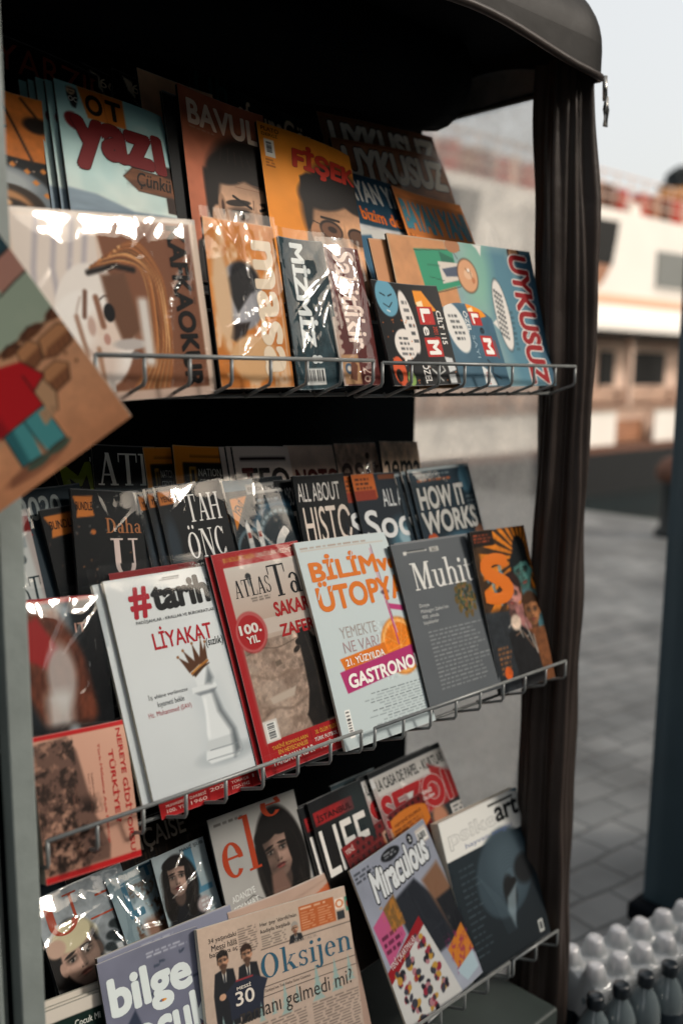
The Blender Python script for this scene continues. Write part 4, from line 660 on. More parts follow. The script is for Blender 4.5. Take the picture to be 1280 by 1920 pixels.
def art_elele(a):
    a.grad('#b6b2ad', '#a5a19c'); a.mottle(60, .06, 2); a.T('el', .06, .04, .46, .34, '#b5401f', f='S', z=0); a.T('l', .93, .03, 1.08, .24, '#b5401f', f='S'); a.T('e', .58, -.02, .82, .1, '#b5401f', f='S'); a.fine(.05, .03, .45, .055, 1, '#4a4643', .7); a.ell(.7, .36, .3, .32, '#15110f', soft=.1)
    a.poly([(.2, .75), (.55, .5), (.95, .5), (1.3, .75), (1.3, 1), (.2, 1)], '#15110f', soft=.006); a.face(.66, .29, .075, '#a07f70', '#15110f', tilt=-6, side=1, shade=.75, long=.95, mouth='#6b3330'); a.poly([(.54, .4), (.68, .39), (.74, .52), (.5, .56)], '#7a5c50', soft=.006); a.line([(.2, .48), (.3, .46), (.4, .5)], 1, '#33302e')
    a.T('ADANZYE', .07, .42, .33, .455, '#e6e4df', b=.035, q=4); a.T('SEYAHAT', .07, .475, .35, .51, '#e6e4df', b=.035, q=4); a.T('ÖNERİLERİ', .07, .53, .33, .565, '#e6e4df', b=.035, q=4)
def art_life(a):
    a.grad('#14171a', '#1a1411'); a.rect(.05, .07, .84, .15, '#8c1d20'); a.T('İSTANBUL', .1, .085, .8, .135, '#2a0a0c', b=.03); a.T('LIFE', .06, .18, 1.0, .45, '#d8d5d0', b=.012); a.rect(.6, .44, .9, .54, '#9a2022'); a.T('YENİ', .64, .465, .86, .515, '#dcd5cf', b=.04); a.mottle(30, .3, 3); a.ell(.9, .2, .3, .2, '#2b3a3c', soft=.8, a=.6)
def art_pale(a): a.grad('#2b3a40', '#a8aaa6', 0, .6); a.mottle(22, .4, 4); a.ell(.5, .5, .3, .12, '#5a6a60', soft=.5); a.ell(.7, .2, .3, .15, '#223438', soft=.5)
def art_sezon(a):
    a.grad('#a8a5a2', '#7a3030', .1, .5); a.rect(-.1, 0, 2, .035, '#1a1f22'); a.rect(.05, .04, 1, .16, '#b6b4b0'); a.T('LA CASA DE PAPEL - KURTLAR', .06, .06, .98, .13, '#1b2224', b=.03); a.T('SEZON', .03, .165, 1.12, .375, '#98191d', b=.075, o=('#c9c4c0', .02)); a.em(.125, .075, .028, .028, '#98191d'); a.T('YENİ', .53, .24, .7, .27, '#d8cfca', b=.03, z=4); a.T('BÖLÜM', .53, .28, .71, .305, '#d8cfca', b=.03, z=4)
    a.poly([(.35, .12), (.5, .2), (.46, .33), (.33, .38), (.4, .25)], '#d3cfca', soft=.003); a.poly([(.75, .1), (1.0, .2), (1.0, .45), (.8, .4)], '#8d1f20', soft=.005); a.poly([(.5, .4), (1.2, .36), (1.2, 1), (.5, 1)], '#1c2225', soft=.006); a.rect(.86, .4, 1.05, .5, '#c3c0bb'); a.fine(.88, .41, 1.04, .49, 3, '#20262a', .8); a.ell(.3, .46, .2, .07, '#2a3438', soft=.5); a.ell(.7, .46, .1, .1, '#a67258', soft=.5)
def art_bili(a):
    a.rect(-.2, 0, 2, .06, '#c4bdb2'); a.rect(-.2, .06, 2, 1, '#10231f'); a.T('Çocuk Mi', .62, .085, 1.0, .12, '#c9ccc4', b=.02); a.ell(.4, .2, .3, .08, '#2f5a2a', soft=.2); a.T('BİLİ', .3, .14, 1.25, .3, '#c9cdc6', b=.05, o=('#2f5a2a', .06))
def art_bilge(a):
    a.grad('#6a6d7e', '#5a5d70'); a.mottle(50, .08, 2); a.T('bilge', .06, .085, .92, .31, '#cdd6d6', b=.065, sh=0); a.T('çocuk', .08, .28, 1.06, .5, '#cdd6d6', b=.065); a.fine(.5, .035, .95, .065, 2, '#b9bdc8', .8)
    g = a.rng
    for k in range(16): u, v = g.uniform(.02, .98), g.uniform(.05, .55); a.em(u * a.W, v * a.H, .004, .0016, '#2f3a4a', g.uniform(-40, 10), .8); a.em(u * a.W - .004, v * a.H, .0012, .002, '#2f3a4a', 0, .8)
    a.poly([(.18, .32), (.3, .26), (.36, .36), (.26, .38)], '#2b3344', soft=.003)
    for k in range(12): a.em(g.uniform(.8, 1) * a.W, g.uniform(.42, .56) * a.H, .003, .0022, '#a8502c', g.random() * 90)
    a.em(.62 * a.W, .275 * a.H, .006, .006, '#b5622c'); a.em(.62 * a.W, .275 * a.H, .0035, .0035, '#d8a24a')
def art_bilgec(a): a.grad('#7c8092', '#6a6d80'); a.fine(.3, .02, .6, .04, 1, '#b9bdc8', .8); a.T('bilge', .1, .085, .7, .31, '#cdd6d6', b=.06)
def tree(a, u, v, s, c='#7f9a96'):
    for k in range(5): w = s * (.18 + .14 * k); y = v + s * (.5 * k) ; a.poly([(u, y - s * .35), (u + w, y + s * .42), (u - w, y + s * .42)], c, a=.85, soft=.002)
def suit(a, u, v, s, hair, beard=0, L=4):
    """man in a dark suit and tie, s = head height in m"""
    x, y = u * a.W, v * a.H; e = lambda dx, dy: ((x + dx * s) / a.W, (y + dy * s) / a.H)
    a.poly([e(-.75, .62), e(-.2, .5), e(.2, .5), e(.78, .62), e(1.0, min(1.9, L)), e(.95, L), e(-.95, L), e(-1.0, min(1.9, L))], '#15181d', soft=.0018); a.poly([e(-.2, .5), e(.2, .5), e(.12, 1.3), e(-.08, 1.3)], '#c9c2b8', soft=.001); a.poly([e(-.07, .6), e(.07, .6), e(.1, 1.3), e(-.06, 1.3)], '#1c222b', soft=.001)
    a.face(u, v, s, '#a67c62', hair, shade=.4); 
    if beard: a.em(x, y + .33 * s, .3 * s, .18 * s, '#3a2a20', a=.7, soft=.5)
    if L > 2: a.em(x - .3 * s, y + 2.1 * s, .28 * s, .2 * s, '#b08a70', soft=.2)
def art_oksi(a):
    a.grad('#b09c8c', '#9f8f84'); a.mottle(70, .05, 3); a.mottle(4, .03, 8); R_ = '#2a2624'
    for k, s in enumerate(('34 yaşındaki', 'Messi hâlâ', 'başarıya aç')): a.T(s, (.06, .075, .06)[k], .055 + k * .03, .235, .082 + k * .03, R_, b=.008)
    for k in range(11): a.fine(.245, .05 + .0105 * k, .37, .059 + .0105 * k, 1, '#4a423d', .8, k, .1)
    a.T("Her şey 'dörtlü'nün", .39, .055, .635, .078, R_, b=.01); a.T('kadıyla başladı', .39, .085, .585, .108, R_, b=.01); a.rect(.385, .045, .65, .165, '#a99f90', .35)
    for k in range(5): a.fine(.39, .113 + .0105 * k, .56, .122 + .0105 * k, 1, '#4a423d', .75, k + 20, .15)
    a.rect(.655, .035, .905, .15, '#a4562a'); a.fine(.665, .04, .89, .055, 1, '#d8bfa8', .9)
    for k in range(7): a.fine(.665, .062 + .012 * k, .765, .07 + .012 * k, 1, '#d8b59c', .6, k, .1); a.fine(.785, .062 + .012 * k, .89, .07 + .012 * k, 1, '#d8b59c', .6, k + 5, .1)
    a.rect(.91, .05, .975, .1, '#d2c3b4'); a.em(.943 * a.W, .075 * a.H, .008, .006, '#b5622c'); a.em(.943 * a.W, .075 * a.H, .005, .004, '#d2c3b4'); a.rect(.915, .11, .97, .15, '#23282c'); a.rect(.985, .05, 1.05, .12, '#3d7a66'); a.ell(1.01, .085, .018, .02, '#8d2a26'); suit(a, .615, .125, .014, '#8d8780', 0, 1.35); a.line([(.38, .172), (1.05, .172)], 1, R_)
    a.T('HAFTALIK', .6, .178, .76, .192, '#8a7f76', b=0); a.T('Oksijen', .365, .19, .985, .335, '#255064', f='S', z=1); a.line([(.36, .335), (1.08, .335)], 1, R_); a.T('Türkiye’nin Tek Hafta Sonu Gazetesi', .37, .345, .68, .363, '#4a423d', b=0); a.line([(.3, .375), (1.08, .375)], .8, R_)
    suit(a, .135, .165, .021, '#15110f', 1); suit(a, .285, .17, .021, '#2a1a12', 1); a.poly([(.13, .3), (.2, .265), (.32, .265), (.4, .3), (.37, .345), (.35, .42), (.15, .42), (.15, .345)], '#1b2130', soft=.0015); a.T('MESSİ', .2, .288, .29, .306, '#c9c2b8', b=.03, z=2); a.T('30', .185, .312, .305, .372, '#c9c2b8', b=.02, z=2); a.rect(.2, .262, .31, .27, '#7a2a30')
    for u, v, s in ((.1, .4, .03), (.16, .43, .022), (.34, .4, .03), (.42, .4, .026), (.5, .36, .05), (.58, .38, .03), (.72, .33, .06), (.85, .33, .055), (.95, .33, .045), (1.03, .3, .04)): tree(a, u, v, s)
    a.T('zamanı gelmedi mi?', .2, .385, .96, .475, '#2a2624', f='s', b=.004)
    for k in range(14): a.fine(.3, .48 + .013 * k, .64, .49 + .013 * k, 1, '#4a423d', .7, k + 40, .05); a.fine(.67, .48 + .013 * k, 1.0, .49 + .013 * k, 1, '#4a423d', .7, k + 60, .05)
def art_oksib(a):
    a.grad('#a88f80', '#967e71'); a.mottle(60, .08, 3); a.line([(.05, .2), (.5, .06), (1.0, .02)], 1.2, '#8d7668', soft=.004); a.poly([(.55, .11), (.95, .04), (1.0, .08), (.6, .16)], '#a8532c', soft=.002)
def art_mirc(a):
    a.grad('#6b1719', '#5a1214')
    for j in range(9):
        for i in range(14): a.em((.04 + .07 * i + .035 * (j % 2)) * a.W, (.04 + .06 * j) * a.H, .0035, .0035, '#2a0a0c')
    a.rect(0, 0, .14, .09, '#8a1a1c'); a.T('YENİ', .02, .02, .12, .07, '#d3b8b0', b=.03); a.T('Miraculous', .03, .24, .48, .4, '#d8d6d4', b=.06, q=0, sh=.2, o=('#17181a', .05)); a.ell(.74, .17, .3, .125, '#cf7424', rot=0, soft=.04); a.T('YEPYENİ EKLERLE', .6, .1, .93, .135, '#5a2410', b=.01); a.fine(.58, .15, .95, .23, 3, '#6a2f12', .8); a.poly([(.45, .1), (.55, .08), (.57, .26), (.45, .26)], '#b58d78', soft=.002); a.rect(.47, .12, .53, .24, '#2a2422')
def art_mir(a):
    a.grad('#8e919e', '#9da0ac'); a.mottle(50, .08, 2); a.T('Miraculous', .14, .06, .9, .24, '#dadbdc', b=.07, sh=.25, q=4, o=('#101216', .075)); a.fine(.02, .03, .25, .1, 3, '#23262c', .8); a.ell(.47, .055, .12, .035, '#15171b'); a.fine(.39, .035, .56, .07, 2, '#b9bac0', .8); a.rect(.83, .03, .98, .12, '#c4b8ae'); a.bars(.84, .05, .97, .11); a.em(.74 * a.W, .05 * a.H, .0075, .009, '#15171b'); a.T('2', .725, .035, .755, .065, '#d8d8d8', b=.04); a.line([(.86, .17), (.92, .16), (.9, .22), (.87, .22)], 1.4, '#20303c')
    a.poly([(.3, .3), (.62, .26), (.8, .45), (.9, .72), (.55, .72), (.36, .55)], '#23262d', soft=.006); a.poly([(.7, .3), (.95, .26), (1.05, .6), (.85, .7)], '#7d5a44', soft=.008); a.poly([(.78, .45), (1.05, .45), (1.05, .9), (.85, .75)], '#1b1d22', soft=.006)
    a.poly([(.02, .35), (.3, .27), (.32, .5), (.05, .6)], '#b8537c', soft=.002); a.poly([(.18, .3), (.34, .26), (.36, .44), (.2, .44)], '#7c5a30', soft=.003); a.mottle(7, .6, 5, a.box(.15, .28, .36, .45), '#c27a2c'); a.fine(.06, .42, .28, .54, 3, '#4a1a30', .85)
    a.poly([(-.02, .62), (.52, .46), (.54, .52), (-.02, .69)], '#8f1a22', soft=.001); a.T('YENİ ÇIKARTMALAR', .04, .545, .4, .6, '#dcc8c6', b=.02, q=13, z=1); a.poly([(-.02, .69), (.54, .52), (.7, 1), (-.02, 1)], '#c9c6c2', soft=.0015)
    g = a.rng
    for i in range(3):
        for j in range(4): 
            u, v = .1 + .17 * i + .03 * j, .68 - .045 * i + .1 * j
            for k in range(9): a.em((u + g.uniform(-.05, .05)) * a.W, (v + g.uniform(-.035, .035)) * a.H, g.uniform(.003, .007), g.uniform(.003, .008), ['#23222a', '#8d2a3a', '#b58a3a', '#3a3a44', '#a8737a'][k % 5], g.random() * 90)
    a.poly([(.7, .74), (.96, .66), (1.0, .84), (.76, .92)], '#c4752a', soft=.002); a.mottle(7, .7, 9, a.box(.7, .66, 1, .9), '#8a2a5a'); a.poly([(.72, .88), (.98, .84), (.98, .95), (.8, .97)], '#a9bcc4', soft=.002)
def art_psike(a):
    a.grad('#14232b', '#0d171d'); a.rect(0, 0, 2, .255, '#d3d3ce'); a.poly([(.9, 0), (1.1, 0), (1.1, .05)], '#3d6a80'); a.T('psike', .07, .075, .66, .2, '#8d8f8e', b=.03); a.T('psike', .075, .08, .655, .195, '#d3d3ce', b=.0, z=1); a.T('art', .66, .05, .97, .165, '#101417', b=.05); a.rect(.6, .03, .93, .045, '#101417'); a.T('hayvan sevgisi', .24, .195, .84, .235, '#4d5f8a', b=0)
    cx, cy = .62 * a.W, .48 * a.H
    for k in range(24): t = k / 23; a.em(cx + .01 * t, cy + .01 * t, .085 * (1 - t * .8), .072 * (1 - t * .82), ['#1d2a32', '#40525c'][k % 2], rot=-25, a=.7, soft=.1)
    a.em(cx + .012, cy - .012, .045, .05, '#4d5d66', a=.45, soft=.9); a.em(cx + .055, cy + .01, .03, .026, '#0c1115', soft=.4); a.em(cx + .002, cy + .035, .018, .028, '#0a0e11', soft=.4); a.em(cx + .017, cy + .022, .008, .007, '#07090b'); a.poly([(.58, .64), (.72, .58), (.6, .84), (.55, .72)], '#7d8d94', a=.75, soft=.006)
    for k in range(7): a.line([(.3 + .03 * k, .42 + .03 * k), (.42 + .025 * k, .62 + .02 * k), (.5 + .02 * k, .85)], 1.2, '#46555d', .55, soft=.003)
    for k in range(14): a.fine(.1, .33 + .042 * k, .34 - .01 * (k % 3), .34 + .042 * k, 1, '#5f6d74', .8, k, .4)
    a.rect(.87, .88, .93, .96, '#b9bcb8'); a.rect(.885, .895, .915, .945, '#23282c')
def art_comic(a):
    a.grad('#e6ab80', '#d79064', .55, 1); a.mottle(60, .13, 3); a.mottle(9, .06, 13); a.rect(0, 0, 2, .60, '#a9b69e'); a.mottle(70, .18, 6, a.box(0, .4, 1, .6), '#c6cab0', sx=.4)
    K = '#241a16'; a.poly([(.4, .0), (1.1, .0), (1.1, .36), (.6, .42)], '#2d4a52', soft=.003); a.poly([(.84, .4), (.92, .36), (1.1, .35), (1.1, .43), (.94, .445), (.86, .46)], '#c08a78', soft=.0015); a.line([(.84, .405), (.92, .36), (1.1, .345)], 1.4, K); a.line([(.84, .46), (.94, .447), (1.1, .435)], 1.6, K); a.line([(.6, .62), (.74, .6), (.88, .61), (1.05, .6)], 1.6, K)
    for u, v, s in ((.99, .6, .045), (.86, .605, .06), (.74, .615, .05)): a.ell(u, v, s, .018, '#6b4028', soft=.2); a.line([(u - s, v + .01), (u, v - .02), (u + s, v + .01)], 1, K)
    for u, v, s in ((.93, .665, .09), (.8, .655, .06), (.83, .755, .085)):
        a.poly([(u - s, v + .03), (u - s * .7, v - .028), (u + s * .5, v - .035), (u + s, v - .005), (u + s * .6, v + .035), (u - s * .4, v + .045)], '#c4875a', soft=.002); a.poly([(u - s, v + .03), (u - s * .5, v + .01), (u + s * .95, v), (u + s * .6, v + .04), (u - s * .5, v + .048)], '#945d3c', soft=.003)
        a.line([(u - s, v + .03), (u - s * .7, v - .028), (u + s * .5, v - .035), (u + s, v - .005), (u + s * .6, v + .038), (u - s * .4, v + .047), (u - s, v + .03)], 1, K, .85)
        for k in range(5): a.line([(u - s * .7 + k * s * .3, v + .038), (u - s * .55 + k * s * .3, v + .012)], .7, K, .6)
    for u, v in ((.93, .72), (.95, .76), (.9, .69), (.8, .7)): a.ell(u, v, .008, .006, '#8a5a3c')
    a.ell(.54, .952, .16, .022, '#a5694a', soft=.3)
    for k in range(24): a.line([(.40 + .012 * k, .965 - .001 * k), (.425 + .012 * k, .94)], .7, '#3a231a', .5)
    # boy in red shirt and teal trousers, hands at his sides
    a.poly([(0.5, .8), (0.72, .8), (0.72, .93), (0.62, .935), (0.61, .85), (0.59, .935), (0.49, .93)], '#4f9a9a', soft=.0015); a.poly([(0.5, .8), (0.55, .8), (0.53, .93), (0.49, .93)], '#2f6a6e', soft=.004); a.line([(0.61, .82), (0.61, .93)], 1.6, '#1d3f44'); a.ell(0.56, .945, .06, .014, '#4d5a4a'); a.ell(0.67, .942, .06, .014, '#4d5a4a'); a.line([(0.5, .8), (0.49, .93), (0.59, .935)], 1.1, K); a.line([(0.72, .8), (0.72, .93), (0.62, .935)], 1.1, K)
    a.poly([(0.72, .7), (0.78, .72), (0.8, .8), (0.76, .85), (0.72, .82)], '#c99a72', soft=.0015); a.line([(0.78, .72), (0.8, .8), (0.76, .85)], 1, K)
    for k in range(4): a.line([(.69 + .016 * k, .825), (.685 + .018 * k, .86 - .004 * k)], 3.2, '#c99a72'); a.line([(.698 + .016 * k, .83), (.695 + .018 * k, .862 - .004 * k)], .6, K, .8)
    a.poly([(0.43, .7), (0.48, .7), (0.48, .84), (0.43, .84)], '#c99a72', soft=.002); a.poly([(0.45, .65), (0.53, .625), (0.63, .63), (0.75, .66), (0.8, .735), (0.72, .76), (0.72, .81), (0.48, .82), (0.46, .76), (0.41, .74)], '#c2181f', soft=.0015); a.poly([(0.46, .66), (0.53, .64), (0.53, .81), (0.48, .82)], '#96131a', soft=.006); a.line([(0.72, .7), (0.72, .76)], 1.4, K); a.line([(0.75, .66), (0.8, .735), (0.72, .76), (0.72, .81), (0.48, .82)], 1.2, K); a.poly([(0.53, .625), (0.63, .625), (0.64, .65), (0.55, .65)], '#6a0d12')
    a.em(.52 * a.W, .575 * a.H, .021, .023, K); a.em(.52 * a.W, .578 * a.H, .0195, .0215, '#c99a72'); a.poly([(0.47, .56), (0.51, .5), (0.63, .5), (0.67, .56), (0.61, .54), (0.51, .545)], '#15110f', soft=.002)
# ------------------------------------------------------------------ setting: quay, water, ferry, stalls
def paving_mat():
    m = bpy.data.materials.new('worn_stone_paving'); m.use_nodes = True; n = m.node_tree.nodes; l = m.node_tree.links; b = n['Principled BSDF']
    tc = n.new('ShaderNodeTexCoord'); mp = n.new('ShaderNodeMapping'); mp.inputs['Rotation'].default_value = (0, 0, .12)
    br = n.new('ShaderNodeTexBrick'); br.inputs['Scale'].default_value = 1; br.inputs['Brick Width'].default_value = .2; br.inputs['Row Height'].default_value = .13; br.inputs['Mortar Size'].default_value = .009; br.inputs['Mortar Smooth'].default_value = .5
    br.inputs['Color1'].default_value = (.15, .152, .148, 1); br.inputs['Color2'].default_value = (.095, .099, .098, 1); br.inputs['Mortar'].default_value = (.06, .063, .062, 1)
    no = n.new('ShaderNodeTexNoise'); no.inputs['Scale'].default_value = 1.7; no.inputs['Detail'].default_value = 8
    wv = n.new('ShaderNodeVectorMath'); wv.operation = 'MULTIPLY_ADD'; wv.inputs[1].default_value = (.09, .09, 0)
    l.new(tc.outputs['Object'], mp.inputs[0]); l.new(tc.outputs['Object'], no.inputs[0]); l.new(no.outputs['Color'], wv.inputs[0]); l.new(mp.outputs[0], wv.inputs[2]); l.new(wv.outputs[0], br.inputs[0])
    mr = n.new('ShaderNodeMapRange'); mr.inputs[1].default_value = .3; mr.inputs[2].default_value = .7; mr.inputs[3].default_value = .45; mr.inputs[4].default_value = 1.5; l.new(no.outputs['Fac'], mr.inputs[0])
    sc = n.new('ShaderNodeVectorMath'); sc.operation = 'SCALE'; l.new(br.outputs['Color'], sc.inputs[0]); l.new(mr.outputs[0], sc.inputs['Scale']); l.new(sc.outputs[0], b.inputs['Base Color'])
    b.inputs['Roughness'].default_value = .6; bp = n.new('ShaderNodeBump'); bp.inputs['Strength'].default_value = .5; bp.inputs['Distance'].default_value = .02; l.new(br.outputs['Fac'], bp.inputs['Height']); bp.invert = True; l.new(bp.outputs[0], b.inputs['Normal'])
    return m
M['paving'] = paving_mat()
M['water'] = mat('harbour_water', '#0b2024', rough=.12, noise=(.8, .3, 4), bump=(2.2, .5))
M['concrete'] = mat('quay_concrete', '#6d706b', rough=.85, noise=(3, .25, 6))
M['hull'] = mat('black_hull', '#0a0e12', rough=.5, noise=(.7, .3, 4))
M['white'] = mat('ship_white', '#ece5dc', rough=.5, noise=(.6, .06, 5))
M['cream'] = mat('ship_cream', '#e0c2ae', rough=.6, noise=(.9, .10, 5))
M['peach'] = mat('peach_stripe', '#e2b899', rough=.6, noise=(1, .1, 3))
M['glass_dark'] = mat('dark_window_glass', '#05080b', rough=.4, spec=.12, noise=(.5, .2, 2))
M['glass_grey'] = mat('grey_window_blind', '#6d706d', rough=.5, noise=(2, .08, 2))
M['wood'] = mat('varnished_wood', '#9a6646', rough=.5, noise=(4, .25, 5))
M['rust'] = mat('rusty_iron', '#5f3a28', rough=.7, noise=(9, .35, 6), bump=(30, .2))
M['red'] = mat('life_jacket_red', '#b5301a', rough=.8, noise=(6, .25, 4))
M['orange'] = mat('funnel_orange', '#c98338', rough=.5, noise=(2, .1, 3))
M['leaf'] = mat('dark_soot_black', '#10191a', rough=.7, noise=(5, .4, 4))

mb = MB(); mb.add([(-30, -40, 0), (9.08, -40, 0), (9.1, 5.5, 0), (9.3, 8.2, 0), (-30, 8.2, 0)], [(0, 1, 2, 3, 4)]); tag(mb.build('quay_paving', M['paving']), kind='structure')
mb = MB(); mb.prism([(9.08, -40, -.004), (9.1, 5.5, -.004), (9.3, 8.2, -.004), (9.42, 8.3, -.004), (9.22, 5.48, -.004), (9.2, -40, -.004)][::-1], (0, 0, -2.4)); mb.prism([(9.3, 8.2, -.004), (-30, 8.2, -.004), (-30, 8.4, -.004), (9.42, 8.4, -.004)][::-1], (0, 0, -2.4)); tag(mb.build('quay_wall', M['concrete']), kind='structure')
mb = MB(); mb.add([(-900, -900, -1.9), (1500, -900, -1.9), (1500, 1500, -1.9), (-900, 1500, -1.9)], [(0, 1, 2, 3)]); tag(mb.build('harbour_water', M['water']), kind='structure')

# the ferry lies along the quay, its side at y = 14
fer = tag(empty('ferry', (24, 16, -1.9)), 'white passenger ferry with dark windows moored along the quay behind the stall', 'ferry')
O = (24, 16, -1.9)
def fp(mb, name, m, parent=fer, bevel=0):
    o = mb.build(name, m, parent, bevel, origin=O); o.location = (0, 0, 0); return o
mb = MB(); mb.grid(lambda u, v: (6 + 44 * u, 13.72 + (.5 - .5 * (v)) + 1.2 * max(0, abs(u - .5) * 2 - .7) ** 1.3 * 8, -2.3 + 1.6 * v), 30, 6); mb.box((6, 14.3, -2.3), (50, 20, -.72)); fp(mb, 'hull', M['hull'])
mb = MB(); mb.box((6, 13.86, -.72), (50, 14.06, -.55)); fp(mb, 'rubbing_strake', M['rust'])
mb = MB(); mb.box((6, 14.85, -.7), (50, 19, 2.42)); fp(mb, 'lower_deckhouse', M['cream'])
mb = MB(); mb.box((6, 14.0, -.55), (24.25, 14.08, .42)); mb.box((26.35, 14.0, -.55), (50, 14.08, .42)); bw = fp(mb, 'bulwark', M['white'], bevel=.03)
mb = MB(); mb.box((24.35, 14.3, -.5), (26.25, 14.36, .1)); fp(mb, 'boarding_gate', M['wood'])
mb = MB(); mb.box((6, 13.9, .42), (50, 14.0, .5)); mb.box((6, 14.4, .62), (50, 14.46, .98)); fp(mb, 'side_bench', mat('pale_bench', '#b08f7a', rough=.6, noise=(3, .2, 4)))
for x in range(7, 50, 3):
    mb = MB(); mb.box((x, 14.1, .5), (x + .14, 14.24, 2.42)); fp(mb, 'deck_pillar', M['cream'])
for x0, x1 in ((8, 10), (11, 13.6), (14.6, 17), (18, 20), (21, 22), (24.55, 25.35), (26.35, 28.3), (29.4, 31.8), (33, 35.4), (37, 39.4), (41, 43.4)):
    mb = MB(); mb.box((x0, 14.80, 1.05), (x1, 14.84, 2.02)); wdw = fp(mb, 'lower_window', M['glass_dark'])
    mb = MB(); mb.box((x0 - .06, 14.78, .99), (x1 + .06, 14.848, 1.048))
    fr = mb.build('sill', M['cream'], wdw, origin=O); fr.location = (0, 0, 0)
mb = MB(); mb.box((6, 13.7, 2.42), (50, 20, 2.52)); fp(mb, 'deck_edge', M['glass_dark'])
mb = MB(); mb.grid(lambda u, v: (6 + 44 * u, 13.68 + .35 * v * v, 2.52 + .7 * v), 2, 8); fp(mb, 'awning_panel', M['white'])
mb = MB(); mb.box((6, 13.98, 3.22), (50, 14.04, 3.46)); fp(mb, 'painted_stripe', M['peach'])
mb = MB(); mb.box((6, 14.02, 3.46), (50, 19.5, 5.62)); fp(mb, 'upper_deckhouse', M['white'])
def cutwin(pts, m, name='upper_window'):
    mb = MB(); mb.prism([(x, 13.98, z) for x, z in pts][::-1], (0, .03, 0)); return fp(mb, name, m)
for dx in (-6.6, 0):
    cutwin([(19.6 + dx, 5.2), (23.8 + dx, 5.34), (23.75 + dx, 5.0), (23.55 + dx, 4.2), (19.6 + dx, 4.15)], M['glass_dark'])
    cutwin([(19.9 + dx, 4.14), (23.5 + dx, 4.19), (23.2 + dx, 3.8), (22.8 + dx, 3.52), (22.0 + dx, 3.47), (19.9 + dx, 3.47)], M['wood'], 'stair_opening')
for x in (25.95, 29.4, 33, 36.6, 40.2):
    wdw = cutwin([(x, 3.8), (x, 4.78), (x + 2.4, 4.82), (x + 2.4, 3.84)], M['glass_grey'])
    mb = MB(); mb.box((x - .05, 13.97, 3.72), (x + 2.45, 14.01, 3.79)); s_ = mb.build('sill', M['white'], wdw, origin=O); s_.location = (0, 0, 0)
mb = MB()
for z in (5.95, 6.25, 6.55): mb.tube([(6, 14.1, z), (50, 14.1, z)], .025, 6)
for k in range(60): mb.tube([(6 + .74 * k, 14.1, 5.6), (6 + .74 * k, 14.1, 6.55)], .02, 6)
fp(mb, 'upper_railing', M['cream'])
g = random.Random(4)
for k in range(44):
    x = 13 + k * .62 + g.uniform(-.1, .1)
    if 24.4 < x < 25.3: continue
    mb = MB(); h = g.uniform(.6, .85); mb.box((x, 14.3, 5.62), (x + g.uniform(.42, .6), 14.7, 5.62 + h)); fp(mb, 'life_jacket_box', [M['red'], M['wood'], M['rust'], M['red'], M['cream']][k % 5], bevel=.06)
mb = MB(); mb.box((24.5, 14.15, 5.55), (25.25, 14.6, 5.98)); fp(mb, 'life_raft', M['white'], bevel=.15)
mb = MB(); mb.box((9, 16.4, 5.62), (45, 16.5, 6.2)); fp(mb, 'deck_locker', M['rust'])
mb = MB(); mb.lathe([(.9, 0), (.9, .7), (.85, .9)], (30.1, 15.6, 5.7), 20); fn = fp(mb, 'funnel', M['white'])
mb = MB(); mb.lathe([(.86, 0), (.84, .3), (.66, .5), (.4, .58)], (30.1, 15.6, 6.6), 20); q_ = mb.build('funnel_band', M['orange'], fn, origin=O); q_.location = (0, 0, 0)
mb = MB(); mb.grid(lambda u, v: (lambda a, r: (30.1 + r * math.cos(a), 15.6 + r * math.sin(a), 7.1 + .75 * v))(2 * math.pi * u, (.55 + .12 * math.sin(9 * 2 * math.pi * u + 5 * v) + .08 * math.sin(11 * v)) * (1 - .75 * v ** 2)), 60, 12, closed=True)
q_ = mb.build('funnel_cowl', M['leaf'], fn, origin=O); q_.location = (0, 0, 0)

# mooring bollard and tyre on the quay edge
bo = tag(empty('mooring_bollard', (8.42, 4.2, 0)), 'rusty brown iron mooring bollard standing on the quay edge', 'bollard')
mb = MB(); mb.lathe([(.19, 0), (.19, .04), (.15, .08), (.145, .45), (.17, .5)], (0, 0, 0), 24); mb.build('post', M['leaf'], bo)
mb = MB(); mb.lathe([(.17, .5), (.2, .55), (.2, .62), (.15, .7), (.06, .74)], (0, 0, 0), 24); mb.build('cap', M['rust'], bo)

# unseen shop row behind the camera, added to darken film reflections and block sky
sh = tag(empty('blocker_shop_row', (4, -6, 0)), 'unseen dark shop row added behind the camera to block sky light', 'light blocker')
mb = MB(); mb.box((-14, -4, 0), (16, 0, 5.7)); mb.build('wall', mat('blocker_front', '#1d1e1f', rough=.8, noise=(1, .2, 4)), sh)
mb = MB(); mb.prism([(-14.2, .02, 3.5), (-14.2, 1.6, 2.9), (-14.2, 1.6, 2.95), (-14.2, .02, 3.62)], (30.4, 0, 0)); mb.build('awning', mat('blocker_awning', '#4a3a34', rough=.9, noise=(2, .2, 3)), sh)
for k in range(8):
    mb = MB(); mb.box((-13.4 + 3.7 * k, .004, .1), (-10.6 + 3.7 * k, .05, 2.6)); mb.build('shutter', mat('blocker_shutter', '#55585a', rough=.5, noise=(3, .15, 3)) if k == 0 else bpy.data.materials['blocker_shutter'], sh)

